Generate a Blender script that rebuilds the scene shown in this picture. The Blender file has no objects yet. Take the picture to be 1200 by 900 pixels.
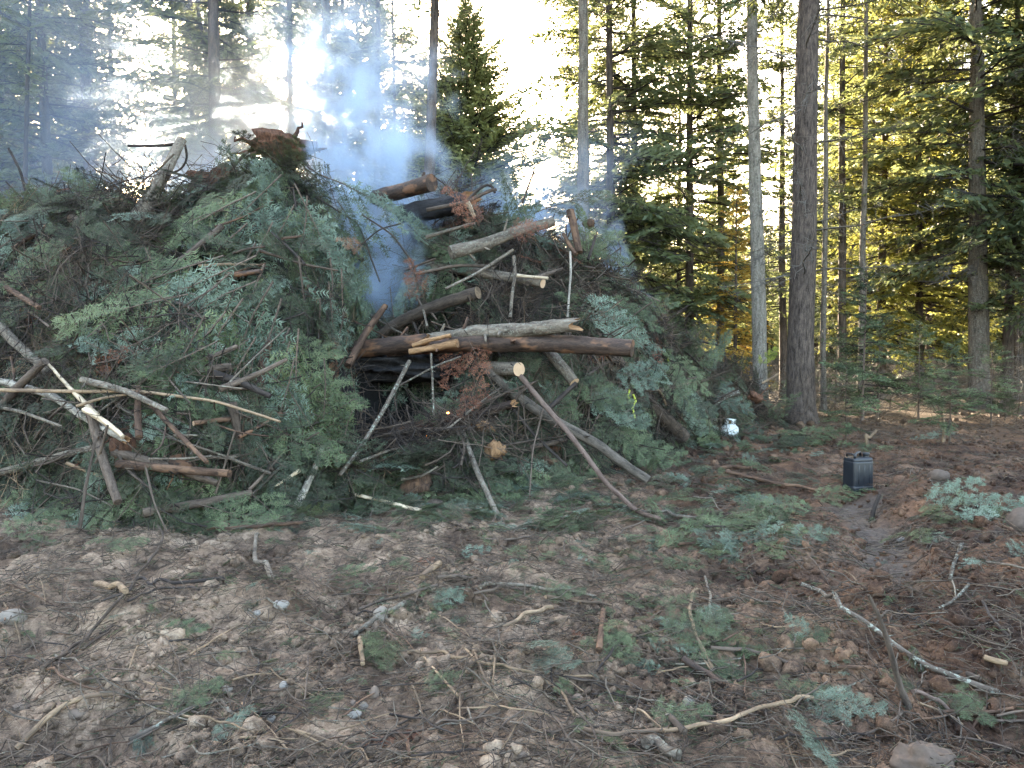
import bpy, math, random
import numpy as np
from mathutils import Vector, Matrix, Euler

random.seed(7)
RS = np.random.RandomState(11)
scene = bpy.context.scene
COL = scene.collection
R = math.radians

# ------------------------------------------------------------------ camera
F = 906.0 / 1200.0
PITCH = math.atan(40 / 906.0)
CAM = np.array([0.0, 0.0, 1.6])
cam = bpy.data.cameras.new("camera")
cam.sensor_width = 36.0
cam.lens = 36.0 * F
cam.clip_start = 0.05
cam.clip_end = 3000
camo = bpy.data.objects.new("camera", cam)
camo.location = CAM
camo.rotation_euler = (math.pi / 2 - PITCH, 0, 0)
COL.objects.link(camo)
scene.camera = camo
FWD = np.array([0, math.cos(PITCH), -math.sin(PITCH)])
UP = np.array([0, math.sin(PITCH), math.cos(PITCH)])
RGT = np.array([1.0, 0, 0])

def ray(px, py):
    d = FWD + RGT * ((px - 600) / 906.0) + UP * ((450 - py) / 906.0)
    return d                                   # d.y is close to 1: distance = depth in metres

# ------------------------------------------------------------------ light
SUN_EL, SUN_AZ = R(16.5), math.atan(-265 / 906.0)      # azimuth measured from +Y towards +X
w = bpy.data.worlds.new("World")
scene.world = w
w.use_nodes = True
nt = w.node_tree
sky = nt.nodes.new("ShaderNodeTexSky")
sky.sky_type = 'NISHITA'
sky.sun_disc = False
sky.sun_elevation = SUN_EL
sky.sun_rotation = SUN_AZ
sky.air_density = 1.0
sky.dust_density = 4.0
sky.ozone_density = 0.3
tint = nt.nodes.new("ShaderNodeMix"); tint.data_type = 'RGBA'; tint.blend_type = 'MULTIPLY'
tint.inputs[0].default_value = 1.0; tint.inputs[7].default_value = (1.06, 1.0, .92, 1)
nt.links.new(sky.outputs[0], tint.inputs[6]); nt.links.new(tint.outputs[2], nt.nodes["Background"].inputs[0])
nt.nodes["Background"].inputs[1].default_value = 0.15
sun = bpy.data.lights.new("sun", 'SUN')
sun.energy = 5.0
sun.angle = R(0.5)
sun.color = (1.0, 0.84, 0.62)
suno = bpy.data.objects.new("sun", sun)
sdir = Vector((math.sin(SUN_AZ) * math.cos(SUN_EL), math.cos(SUN_AZ) * math.cos(SUN_EL), math.sin(SUN_EL)))
suno.rotation_euler = sdir.to_track_quat('Z', 'Y').to_euler()
COL.objects.link(suno)
scene.view_settings.view_transform = 'Standard'
scene.view_settings.look = 'None'
scene.view_settings.gamma = 1
scene.view_settings.use_curve_mapping = False
scene.view_settings.exposure = 3.75
cy = scene.cycles
cy.max_bounces = 6
cy.diffuse_bounces = 3
cy.glossy_bounces = 2
cy.transmission_bounces = 3
cy.volume_bounces = 1
cy.volume_step_rate = 1.0
cy.volume_max_steps = 96
cy.use_denoising = True
cy.denoising_prefilter = 'ACCURATE'
cy.use_adaptive_sampling = True
cy.adaptive_threshold = 0.018
cy.sample_clamp_indirect = 6

# ------------------------------------------------------------------ noise
_T2 = RS.rand(256, 256).astype(np.float32)
_T3 = RS.rand(32, 32, 32).astype(np.float32)

def n2(x, y):
    x = np.asarray(x, float); y = np.asarray(y, float)
    xi = np.floor(x).astype(int); yi = np.floor(y).astype(int)
    fx = x - xi; fy = y - yi
    fx = fx * fx * (3 - 2 * fx); fy = fy * fy * (3 - 2 * fy)
    a = _T2[xi & 255, yi & 255]; b = _T2[(xi + 1) & 255, yi & 255]
    c = _T2[xi & 255, (yi + 1) & 255]; d = _T2[(xi + 1) & 255, (yi + 1) & 255]
    return ((a * (1 - fx) + b * fx) * (1 - fy) + (c * (1 - fx) + d * fx) * fy) * 2 - 1

def n3(p, s=1.0):
    p = np.asarray(p, float) * s
    i = np.floor(p).astype(int); f = p - i; f = f * f * (3 - 2 * f)
    out = 0
    for dx in (0, 1):
        for dy in (0, 1):
            for dz in (0, 1):
                wgt = (f[..., 0] if dx else 1 - f[..., 0]) * (f[..., 1] if dy else 1 - f[..., 1]) * (f[..., 2] if dz else 1 - f[..., 2])
                out = out + wgt * _T3[(i[..., 0] + dx) & 31, (i[..., 1] + dy) & 31, (i[..., 2] + dz) & 31]
    return out * 2 - 1

def sstep(a, b, x):
    t = np.clip((np.asarray(x, float) - a) / (b - a), 0, 1)
    return t * t * (3 - 2 * t)

# ------------------------------------------------------------------ terrain and heap heights
def gauss(x, y, cx, cy_, rx, ry, ang=0.0):
    dx = x - cx; dy = y - cy_
    c, s = math.cos(ang), math.sin(ang)
    a = (dx * c + dy * s) / rx; b = (-dx * s + dy * c) / ry
    return np.exp(-(a * a + b * b))

TRK_A = np.array([2.55, 5.15]); TRK_B = np.array([3.72, 8.1])
def track(x, y):
    d = TRK_B - TRK_A; L = np.linalg.norm(d); d = d / L
    s = (x - TRK_A[0]) * d[0] + (y - TRK_A[1]) * d[1]
    t = -(x - TRK_A[0]) * d[1] + (y - TRK_A[1]) * d[0]
    nn = n2(x * 2.1 + 8, y * 2.1) * .5 + n2(x * 6, y * 6 + 4) * .3
    inl = sstep(-.5, .5, s + nn) * (1 - sstep(L - .7, L + .4, s + nn)) * (1 - sstep(.12, .34, np.abs(t + .08 * np.sin(s * 2)) + .22 * nn))
    return inl, s, t

def G(x, y):
    x = np.asarray(x, float); y = np.asarray(y, float)
    r = np.hypot(x, y)
    h = 0.10 * n2(x * .23 + 5, y * .23) + 0.06 * n2(x * .71, y * .71 + 9)
    h = h * sstep(2, 5, r) * .8
    h = h + 0.45 * n2(x * .03, y * .03) * sstep(25, 60, r)
    near = 1 - sstep(11, 26, r)
    tr, s, t = track(x, y)
    rough = near * (1 - .8 * tr)
    h = h + rough * (0.060 * n2(x * 1.9, y * 1.9 + 3) + 0.045 * n2(x * 4.3 + 7, y * 4.3) + .022 * np.abs(n2(x * 8.1, y * 7.7 + 2)))
    rid = 1 - np.abs(n2(x * 3.1 + 20, y * 3.1))
    h = h + rough * .045 * rid * rid * sstep(-.2, .5, n2(x * .8 + 3, y * .8))
    f2 = (1 - sstep(7, 13, r)) * (1 - .7 * tr)
    h = h + f2 * (0.032 * n2(x * 9.1, y * 9.1) + 0.015 * n2(x * 19, y * 19) + .026 * np.abs(n2(x * 13 + 4, y * 13)))
    # tyre track with tread bars, heaped soil beside it, pit and bank at the lower right
    h = h - tr * (.10 + .020 * np.tanh(2.5 * np.sin(s * 2 * math.pi / .15 + np.abs(t) * 6)) * sstep(-.5, .4, n2(x * 2.3, y * 2.3)) + .02 * n2(x * 6, y * 6))
    h = h + .10 * gauss(x, y, 3.75, 6.1, .55, 1.4, -.35) * (1 + .3 * n2(x * 5, y * 5))
    h = h + .34 * gauss(x, y, 5.3, 7.6, 1.2, 1.0) + .22 * gauss(x, y, 6.6, 9.0, 1.7, .8)
    h = h - .26 * gauss(x, y, 2.15, 3.25, .38, .3) + .10 * gauss(x, y, 2.3, 4.1, .7, .35)
    h = h + .10 * gauss(x, y, -2.6, 4.6, .9, .4) + .08 * gauss(x, y, .9, 3.9, .5, .3) - .06 * gauss(x, y, .1, 4.6, .6, .25)
    h = h - .16 * gauss(x, y, -1.9, 3.1, .6, .22)
    return h

# silhouette of the heap core (pixel column -> crest pixel row, foot pixel row)
SX = np.array([-500, -200, 0, 60, 120, 170, 210, 250, 300, 340, 380, 420, 450, 480, 520, 560, 610, 660, 700, 740, 780, 820, 860, 900, 930], float)
SY = np.array([300, 280, 272, 258, 246, 244, 252, 234, 216, 214, 236, 280, 298, 266, 260, 272, 284, 296, 326, 378, 410, 432, 458, 490, 505], float)
FX = np.array([-500, 0, 100, 200, 330, 420, 520, 620, 700, 760, 820, 870, 930], float)
FY = np.array([570, 588, 612, 622, 600, 590, 585, 575, 560, 538, 522, 510, 500], float)
def crest(px):
    yc = 11.6 + 1.4 * sstep(560, 900, px) + .6 * sstep(200, -200, px)
    yc = np.maximum(yc, foot(px) + 1.3)
    py = np.interp(px, SX, SY)
    d2 = math.sin(PITCH) * (450 - py) / 906.0 + math.cos(PITCH)
    z = 1.6 + yc * (-math.sin(PITCH) + math.cos(PITCH) * (450 - py) / 906.0) / d2
    return yc, z
def foot(px):
    fy = np.interp(px, FX, FY)
    return 1.6 * 906.0 / (fy - 410.0)

def heap(x, y):
    x = np.asarray(x, float); y = np.asarray(y, float)
    yy = np.maximum(y, .5)
    px = 600 + 906 * x / yy
    yc, zc = crest(px)
    yf = foot(px)
    t = (y - yf) / (yc - yf)
    front = np.sin(np.clip(t, 0, 1) * math.pi / 2) ** .85
    tb = (y - yc) / 4.6
    back = np.cos(np.clip(tb, 0, 1) * math.pi / 2)
    prof = np.where(t < 1, front, back)
    m = zc * prof
    m = m * (1 - sstep(930, 980, px)) * sstep(-1500, -900, px)
    m = np.where(y < .6, 0, m)
    b = np.clip(m * 1.2, 0, 1)
    m = m + b * (.24 * n2(x * 1.1, y * 1.3 + 2) + .24 * n2(x * 2.5, y * 2.7) + .12 * n2(x * 5.3, y * 5.3))
    # smouldering hollow beneath the long logs
    hol = np.exp(-(((px - 470) / 75.0) ** 2)) * np.exp(-(((y - 9.6) / 1.15) ** 2))
    m = m - hol * 1.7 * b
    hol2 = np.exp(-(((px - 445) / 42.0) ** 2)) * np.exp(-(((y - 11.6) / 1.0) ** 2))
    m = m - hol2 * .8 * b
    return np.maximum(m, 0)

def S(x, y):
    return G(x, y) + heap(x, y)

_ds = np.concatenate([np.arange(2.0, 20, .02), np.arange(20, 60, .1)])
def hit(px, py, surf=S, default=None):
    """depth along the ray through a pixel at which it meets the ground or the heap"""
    d = ray(px, py)
    P = CAM[None] + _ds[:, None] * d[None]
    below = P[:, 2] < surf(P[:, 0], P[:, 1])
    k = int(np.argmax(below))
    if not below[k]:
        return default if default is not None else float(crest(px)[0])
    return float(_ds[k])
def at(px, py, dist):
    return CAM + dist * ray(px, py)

# ------------------------------------------------------------------ mesh helpers
def mesh(name, V, Fs, mats=(), mi=None, smooth=False, attrs=None):
    """V (n,3); Fs = list of int arrays (m,3) / (m,4)"""
    me = bpy.data.meshes.new(name)
    V = np.asarray(V, np.float32)
    Fs = [np.asarray(f, np.int32) for f in Fs if len(f)]
    me.vertices.add(len(V)); me.vertices.foreach_set("co", V.ravel())
    nl = sum(f.size for f in Fs); npoly = sum(len(f) for f in Fs)
    me.loops.add(nl); me.polygons.add(npoly)
    me.loops.foreach_set("vertex_index", np.concatenate([f.ravel() for f in Fs]))
    tot = np.concatenate([np.full(len(f), f.shape[1], np.int32) for f in Fs])
    st = np.concatenate([[0], np.cumsum(tot)[:-1]]).astype(np.int32)
    me.polygons.foreach_set("loop_start", st)
    for m in mats:
        me.materials.append(m)
    if mi is not None:
        me.polygons.foreach_set("material_index", np.asarray(mi, np.int32))
    if smooth:
        me.polygons.foreach_set("use_smooth", np.ones(npoly, bool))
    for k, (typ, dat) in (attrs or {}).items():
        a = me.attributes.new(k, typ, 'POINT')
        a.data.foreach_set("vector" if typ == 'FLOAT_VECTOR' else "value", np.asarray(dat, np.float32).ravel())
    me.update(calc_edges=True)
    return me

def link(name, me, parent=None, loc=None):
    o = bpy.data.objects.new(name, me)
    COL.objects.link(o)
    if parent is not None: o.parent = parent
    if loc is not None: o.location = loc
    return o
def tag(o, label=None, cat=None, group=None, kind=None):
    if label: o["label"] = label
    if cat: o["category"] = cat
    if group: o["group"] = group
    if kind: o["kind"] = kind
    return o
def empty(name, loc=(0, 0, 0), rot=(0, 0, 0)):
    o = bpy.data.objects.new(name, None)
    o.empty_display_size = .2
    COL.objects.link(o); o.location = loc; o.rotation_euler = rot
    return o

class MB:
    """collects vertex blocks"""
    def __init__(s): s.R = []; s.V = []; s.F3 = []; s.F4 = []; s.A = []; s.n = 0; s.m3 = []; s.m4 = []
    def add(s, V, F3=None, F4=None, ax=None, mi=0, var=None):
        V = np.asarray(V, np.float32)
        s.R.append(np.asarray(var if var is not None else np.full(len(V), .5), np.float32))
        s.V.append(V)
        s.A.append(np.asarray(ax if ax is not None else V, np.float32))
        if F3 is not None and len(F3): s.F3.append(np.asarray(F3) + s.n); s.m3.append(np.full(len(F3), mi))
        if F4 is not None and len(F4): s.F4.append(np.asarray(F4) + s.n); s.m4.append(np.full(len(F4), mi))
        s.n += len(V)
    def build(s, name, mats, smooth=False):
        fs = []; mi = []
        if s.F3: fs.append(np.concatenate(s.F3)); mi.append(np.concatenate(s.m3))
        if s.F4: fs.append(np.concatenate(s.F4)); mi.append(np.concatenate(s.m4))
        return mesh(name, np.concatenate(s.V), fs, mats, np.concatenate(mi), smooth, {"axc": ('FLOAT_VECTOR', np.concatenate(s.A)), "var": ('FLOAT', np.concatenate(s.R))})

def resample(P, rad, step):
    P = np.asarray(P, float); rad = np.asarray(rad, float)
    seg = np.linalg.norm(np.diff(P, axis=0), axis=1)
    s = np.concatenate([[0], np.cumsum(seg)])
    n = max(2, int(math.ceil(s[-1] / step)) + 1)
    t = np.linspace(0, s[-1], n)
    if len(P) > 2:                                    # smooth the corners a little
        Q = np.stack([np.interp(t, s, P[:, k]) for k in range(3)], 1)
        for _ in range(2):
            if n > 3: Q[1:-1] = .25 * Q[:-2] + .5 * Q[1:-1] + .25 * Q[2:]
    else:
        Q = np.stack([np.interp(t, s, P[:, k]) for k in range(3)], 1)
    return Q, np.interp(t, s, rad), t

def tube(P, rad, n=8, cap=True, noise=0.0, nfreq=6.0, seed=0.0, step=None):
    P = np.asarray(P, float)
    rad = np.broadcast_to(np.asarray(rad, float), (len(P),)) if np.ndim(rad) == 0 else np.asarray(rad, float)
    if len(rad) != len(P): rad = np.interp(np.linspace(0, 1, len(P)), np.linspace(0, 1, len(rad)), rad)
    if step: P, rad, s = resample(P, rad, step)
    else: s = np.concatenate([[0], np.cumsum(np.linalg.norm(np.diff(P, axis=0), axis=1))])
    m = len(P)
    T = np.gradient(P, axis=0); T /= np.linalg.norm(T, axis=1)[:, None] + 1e-9
    u = np.cross(T[0], [0.123, .2, .97]);
    if np.linalg.norm(u) < .1: u = np.cross(T[0], [1, .1, 0])
    u /= np.linalg.norm(u)
    U = np.zeros((m, 3)); U[0] = u
    for i in range(1, m):
        u = U[i - 1] - T[i] * np.dot(U[i - 1], T[i]); U[i] = u / (np.linalg.norm(u) + 1e-9)
    W = np.cross(T, U)
    a = np.arange(n) * 2 * math.pi / n
    ca, sa = np.cos(a), np.sin(a)
    ax = np.stack([ca[None] * rad[:, None], sa[None] * rad[:, None], np.repeat(s[:, None], n, 1)], -1) + seed
    rr = np.repeat(rad[:, None], n, 1)
    if noise:
        q = np.stack([ca[None] * np.ones((m, 1)) * 1.3, sa[None] * np.ones((m, 1)) * 1.3, np.repeat((s / (rad.mean() * 3))[:, None], n, 1)], -1) + seed * 3.7
        rr = rr * (1 + noise * n3(q, 1.0) + noise * .7 * n3(q, 2.7))
    V = P[:, None] + rr[..., None] * (ca[None, :, None] * U[:, None] + sa[None, :, None] * W[:, None])
    V = V.reshape(-1, 3); ax = ax.reshape(-1, 3)
    i = np.arange(m - 1)[:, None] * n; j = np.arange(n)[None]
    F4 = np.stack([i + j, i + (j + 1) % n, i + n + (j + 1) % n, i + n + j], -1).reshape(-1, 4)
    F3 = np.zeros((0, 3), int)
    if cap:
        V = np.concatenate([V, P[:1], P[-1:]]); ax = np.concatenate([ax, ax[:n].mean(0)[None], ax[-n:].mean(0)[None]])
        c0, c1 = m * n, m * n + 1
        jj = np.arange(n)
        F3 = np.concatenate([np.stack([(jj + 1) % n, jj, np.full(n, c0)], 1), np.stack([(m - 1) * n + jj, (m - 1) * n + (jj + 1) % n, np.full(n, c1)], 1)])
    return V, F3, F4, ax

# ------------------------------------------------------------------ materials
def newmat(name):
    m = bpy.data.materials.new(name); m.use_nodes = True
    t = m.node_tree
    b = t.nodes["Principled BSDF"]
    return m, t, b
def N(t, typ, **kw):
    n = t.nodes.new(typ)
    for k, v in kw.items():
        if k.startswith("i_"):
            n.inputs[k[2:].replace("_", " ")].default_value = v
        else: setattr(n, k, v)
    return n
def ramp(t, stops, interp='LINEAR'):
    r = t.nodes.new("ShaderNodeValToRGB"); r.color_ramp.interpolation = interp
    e = r.color_ramp.elements
    while len(e) > 1: e.remove(e[-1])
    e[0].position = stops[0][0]; e[0].color = (*stops[0][1], 1)
    for p, c in stops[1:]:
        k = e.new(p); k.color = (*c, 1)
    return r
def coord(t, attr=None):
    if attr: return N(t, "ShaderNodeAttribute", attribute_name=attr).outputs["Vector"]
    return N(t, "ShaderNodeNewGeometry").outputs["Position"]
def noise(t, vec, scale, detail=4, rough=.6, mapping=None):
    if mapping:
        m = N(t, "ShaderNodeMapping"); m.inputs["Scale"].default_value = mapping
        t.links.new(vec, m.inputs[0]); vec = m.outputs[0]
    n = N(t, "ShaderNodeTexNoise"); n.inputs["Scale"].default_value = scale
    n.inputs["Detail"].default_value = detail; n.inputs["Roughness"].default_value = rough
    t.links.new(vec, n.inputs["Vector"])
    return n.outputs["Fac"]
def mixc(t, fac, a, b, mode='MIX'):
    m = N(t, "ShaderNodeMix", data_type='RGBA', blend_type=mode)
    for s, v in ((m.inputs[0], fac), (m.inputs[6], a), (m.inputs[7], b)):
        if isinstance(v, (int, float)): s.default_value = v
        elif isinstance(v, tuple): s.default_value = (*v, 1)
        else: t.links.new(v, s)
    return m.outputs[2]
def bump(t, b, h, strength=.5, dist=.01):
    k = N(t, "ShaderNodeBump"); k.inputs["Strength"].default_value = strength; k.inputs["Distance"].default_value = dist
    t.links.new(h, k.inputs["Height"]); t.links.new(k.outputs[0], b.inputs["Normal"])
def math_(t, op, a, b=None, c=None, clamp=False):
    m = N(t, "ShaderNodeMath", operation=op, use_clamp=clamp)
    for i, v in enumerate((a, b, c)):
        if v is None: continue
        if isinstance(v, (int, float)): m.inputs[i].default_value = v
        else: t.links.new(v, m.inputs[i])
    return m.outputs[0]

def bark_mat(name, dark, light, scale=1.0, lichen=None, bstr=.8, patch=None, rough=.9):
    m, t, b = newmat(name)
    v = coord(t, "axc")
    a = noise(t, v, 14 * scale, 6, .7, (1, 1, .22))
    c = noise(t, v, 60 * scale, 3, .6, (1, 1, .4))
    s = math_(t, 'ADD', math_(t, 'MULTIPLY', a, .75), math_(t, 'MULTIPLY', c, .25))
    r = ramp(t, [(.36, dark), (.5, tuple((d + l) / 2 for d, l in zip(dark, light))), (.64, light)])
    t.links.new(s, r.inputs[0])
    col = r.outputs[0]
    if patch:
        pf = ramp(t, [(.52, (0, 0, 0)), (.60, (1, 1, 1))]); t.links.new(noise(t, v, 5 * scale, 3, .6, (1, 1, .5)), pf.inputs[0])
        col = mixc(t, pf.outputs[0], col, patch)
    if lichen:
        lf = ramp(t, [(.54, (0, 0, 0)), (.62, (1, 1, 1))]); t.links.new(noise(t, v, 22 * scale, 5, .7), lf.inputs[0])
        col = mixc(t, math_(t, 'MULTIPLY', lf.outputs[0], .7), col, lichen)
    oi = N(t, "ShaderNodeObjectInfo")
    hv = N(t, "ShaderNodeHueSaturation"); t.links.new(col, hv.inputs["Color"])
    t.links.new(math_(t, 'ADD', math_(t, 'MULTIPLY', oi.outputs["Random"], .5), .75), hv.inputs["Value"])
    t.links.new(hv.outputs[0], b.inputs["Base Color"])
    b.inputs["Roughness"].default_value = rough
    b.inputs["Specular IOR Level"].default_value = .25
    bump(t, b, s, bstr, .02)
    return m
M_BARK = bark_mat("fir_bark", (.022, .017, .014), (.13, .10, .08))
M_BARKG = bark_mat("grey_bark", (.030, .024, .020), (.20, .165, .13), 1.3, lichen=(.22, .22, .18))
M_BARKP = bark_mat("pale_bark", (.085, .075, .062), (.34, .305, .26), 1.1, lichen=(.36, .36, .30), bstr=.4)
M_BARKR = bark_mat("purple_brown_bark", (.008, .006, .005), (.110, .086, .072), 1.5, bstr=1.0)
M_BARKRD = bark_mat("red_brown_bark", (.026, .016, .011), (.12, .074, .052), 1.8, patch=(.15, .09, .058))
M_BARKW = bark_mat("wet_dark_bark", (.012, .009, .008), (.085, .055, .042), 1.2, patch=(.16, .085, .05), rough=.6)
M_TWIG = bark_mat("twig_bark", (.035, .025, .02), (.15, .115, .09), 2.0, bstr=.3)
M_TWIGD = bark_mat("dark_twig_bark", (.012, .010, .010), (.06, .048, .042), 2.0, bstr=.3)
M_TAN = bark_mat("peeled_tan_wood", (.10, .068, .044), (.30, .215, .14), 1.6, bstr=.35, patch=(.12, .085, .06))
M_PINK = bark_mat("pinkish_peeled_wood", (.07, .046, .037), (.23, .165, .135), 1.2, bstr=.3, patch=(.11, .075, .06))
M_SPLIT = bark_mat("bright_split_wood", (.26, .19, .12), (.60, .50, .37), 1.5, bstr=.4)
M_ORANGE = bark_mat("torn_orange_wood", (.09, .045, .022), (.36, .215, .115), 1.6, bstr=.8)
M_BLUE = bark_mat("smoked_grey_bark", (.024, .021, .018), (.14, .118, .098), 1.4, bstr=.5)
M_LICH = bark_mat("lichen_crusted_bark", (.035, .028, .022), (.14, .115, .095), 1.5, lichen=(.34, .38, .32), bstr=.6)
M_ROT = bark_mat("rotten_wood", (.018, .010, .008), (.15, .075, .045), 2.2, bstr=1.0)
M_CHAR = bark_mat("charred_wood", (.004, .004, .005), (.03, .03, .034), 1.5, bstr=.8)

def cut_mat():
    m, t, b = newmat("sawn_wood")
    v = coord(t, "axc")
    sep = N(t, "ShaderNodeSeparateXYZ"); t.links.new(v, sep.inputs[0])
    r = math_(t, 'SQRT', math_(t, 'ADD', math_(t, 'MULTIPLY', sep.outputs[0], sep.outputs[0]), math_(t, 'MULTIPLY', sep.outputs[1], sep.outputs[1])))
    ring = math_(t, 'SINE', math_(t, 'ADD', math_(t, 'MULTIPLY', r, 500), math_(t, 'MULTIPLY', noise(t, v, 20, 3), 8)))
    q = ramp(t, [(.0, (.40, .25, .15)), (1, (.62, .45, .30))]); t.links.new(math_(t, 'ADD', math_(t, 'MULTIPLY', ring, .3), noise(t, v, 8, 3)), q.inputs[0])
    t.links.new(q.outputs[0], b.inputs["Base Color"]); b.inputs["Roughness"].default_value = .8
    bump(t, b, ring, .2, .002)
    return m
M_CUT = cut_mat()

def needle_mat(name, c1, c2, c3, trans=.35, rough=.55):
    m, t, b = newmat(name)
    oi = N(t, "ShaderNodeObjectInfo")
    pos = coord(t)
    n = noise(t, pos, 1.6, 3, .6)
    va = N(t, "ShaderNodeAttribute", attribute_name="var").outputs["Fac"]
    f = math_(t, 'ADD', math_(t, 'MULTIPLY', va, .62), math_(t, 'ADD', math_(t, 'MULTIPLY', oi.outputs["Random"], .22), math_(t, 'MULTIPLY', n, .22)))
    r = ramp(t, [(.18, tuple(q * .45 for q in c1)), (.36, c1), (.56, c2), (.78, c3), (.95, tuple(q * 1.35 for q in c3))]); t.links.new(f, r.inputs[0])
    t.links.new(r.outputs[0], b.inputs["Base Color"]); b.inputs["Roughness"].default_value = rough
    b.inputs["Specular IOR Level"].default_value = .35
    tr = N(t, "ShaderNodeBsdfTranslucent")
    t.links.new(mixc(t, .5, r.outputs[0], (.30, .30, .08), 'ADD') if trans > .4 else r.outputs[0], tr.inputs[0])
    mx = N(t, "ShaderNodeMixShader"); mx.inputs[0].default_value = trans
    t.links.new(b.outputs[0], mx.inputs[1]); t.links.new(tr.outputs[0], mx.inputs[2])
    t.links.new(mx.outputs[0], t.nodes["Material Output"].inputs[0])
    return m
M_NG = needle_mat("fresh_green_needles", (.038, .058, .026), (.080, .112, .050), (.140, .175, .085), .12)
M_NB = needle_mat("blue_green_needles", (.050, .080, .056), (.105, .150, .108), (.185, .245, .185), .12)
M_ND = needle_mat("dark_green_needles", (.022, .034, .018), (.045, .062, .032), (.078, .10, .055), .12)
M_NP = needle_mat("pale_glaucous_needles", (.085, .125, .085), (.155, .215, .155), (.235, .30, .235), .12)
M_NR = needle_mat("dead_red_needles", (.16, .055, .03), (.26, .10, .055), (.34, .16, .09), .3)
M_NY = needle_mat("bright_yellow_green_needles", (.18, .26, .04), (.30, .36, .05), (.42, .42, .08), .4)
M_CRN = needle_mat("crown_needles", (.055, .078, .042), (.100, .130, .068), (.155, .185, .095), .45)
M_CRY = needle_mat("sunlit_crown_needles", (.11, .13, .035), (.18, .19, .05), (.28, .265, .07), .5)  # lit copy of the crown needles, sunlight mixed into the colour
M_CRY2 = needle_mat("spruce_needles", (.12, .145, .05), (.21, .235, .085), (.31, .33, .13), .4)
M_LAR = needle_mat("autumn_larch_needles", (.30, .16, .03), (.42, .25, .04), (.5, .33, .06), .5)

def soil_mat():
    m, t, b = newmat("churned_soil")
    p = coord(t)
    big = noise(t, p, .55, 4, .6)
    mid = noise(t, p, 3.5, 6, .65)
    fine = noise(t, p, 26, 8, .72)
    vf = noise(t, p, 120, 4, .7)
    r = ramp(t, [(.37, (.020, .014, .010)), (.44, (.095, .065, .045)), (.505, (.24, .170, .120)), (.57, (.40, .30, .215)), (.65, (.58, .45, .33))])
    f = math_(t, 'ADD', math_(t, 'MULTIPLY', mid, .36), math_(t, 'ADD', math_(t, 'MULTIPLY', fine, .34), math_(t, 'ADD', math_(t, 'MULTIPLY', big, .14), math_(t, 'MULTIPLY', vf, .16))))
    t.links.new(f, r.inputs[0])
    sep = N(t, "ShaderNodeSeparateXYZ"); t.links.new(p, sep.inputs[0])
    # the right bank is redder, damper forest soil
    red = N(t, "ShaderNodeMapRange"); red.inputs[1].default_value = 1.0; red.inputs[2].default_value = 2.6
    t.links.new(math_(t, 'ADD', sep.outputs[0], math_(t, 'MULTIPLY', mid, 1.2)), red.inputs[0])
    col = mixc(t, math_(t, 'MULTIPLY', red.outputs[0], .9), r.outputs[0], mixc(t, 1.0, r.outputs[0], (.42, .29, .225), 'MULTIPLY'))
    dk = ramp(t, [(.40, (.34, .30, .28)), (.56, (1, 1, 1))]); t.links.new(noise(t, p, .9, 6, .7), dk.inputs[0])
    col = mixc(t, 1.0, col, dk.outputs[0], 'MULTIPLY')
    # tan subsoil patches
    tp = ramp(t, [(.56, (0, 0, 0)), (.66, (1, 1, 1))]); t.links.new(noise(t, p, 1.3, 5, .7), tp.inputs[0])
    col = mixc(t, math_(t, 'MULTIPLY', tp.outputs[0], .55), col, mixc(t, fine, (.16, .105, .07), (.32, .22, .15)))
    # specks: chips and grit
    vo = N(t, "ShaderNodeTexVoronoi"); vo.inputs["Scale"].default_value = 55; t.links.new(p, vo.inputs[0])
    sp = ramp(t, [(.10, (1, 1, 1)), (.16, (0, 0, 0))]); t.links.new(vo.outputs["Distance"], sp.inputs[0])
    gate = ramp(t, [(.50, (0, 0, 0)), (.60, (1, 1, 1))]); t.links.new(fine, gate.inputs[0])
    col = mixc(t, math_(t, 'MULTIPLY', math_(t, 'MULTIPLY', sp.outputs[0], gate.outputs[0]), .6), col, (.36, .31, .25))
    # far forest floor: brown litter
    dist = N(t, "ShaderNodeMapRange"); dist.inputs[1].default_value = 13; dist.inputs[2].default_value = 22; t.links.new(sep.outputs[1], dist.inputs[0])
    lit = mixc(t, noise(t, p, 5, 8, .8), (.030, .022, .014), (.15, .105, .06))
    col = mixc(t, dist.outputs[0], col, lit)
    wt = N(t, "ShaderNodeAttribute", attribute_name="wet").outputs["Fac"]
    wt = math_(t, 'MULTIPLY', wt, math_(t, 'MULTIPLY', math_(t, 'SUBTRACT', math_(t, 'ADD', mid, math_(t, 'MULTIPLY', fine, .5)), .52), 4.5, clamp=True), clamp=True)
    col = mixc(t, math_(t, 'MULTIPLY', wt, .75), col, mixc(t, fine, (.035, .028, .024), (.16, .135, .115)))
    t.links.new(col, b.inputs["Base Color"])
    rr = ramp(t, [(.35, (.55,) * 3), (.6, (.95,) * 3)]); t.links.new(mid, rr.inputs[0])
    t.links.new(math_(t, 'SUBTRACT', rr.outputs[0], math_(t, 'MULTIPLY', wt, .35)), b.inputs["Roughness"])
    b.inputs["Specular IOR Level"].default_value = .3
    bump(t, b, math_(t, 'ADD', fine, math_(t, 'MULTIPLY', vf, .5)), .9, .02)
    return m
M_SOIL = soil_mat()
def stone_mat(name, a, c):
    m, t, b = newmat(name); p = coord(t)
    t.links.new(mixc(t, noise(t, p, 30, 6, .7), a, c), b.inputs["Base Color"]); b.inputs["Roughness"].default_value = .8
    bump(t, b, noise(t, p, 60, 4), .3, .005); return m
M_STONE = stone_mat("pale_stone", (.09, .075, .062), (.25, .215, .18))
M_STONEW = stone_mat("white_stone", (.12, .108, .095), (.33, .30, .27))
M_STONEB = stone_mat("brown_stone", (.06, .042, .032), (.20, .15, .115))
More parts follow.
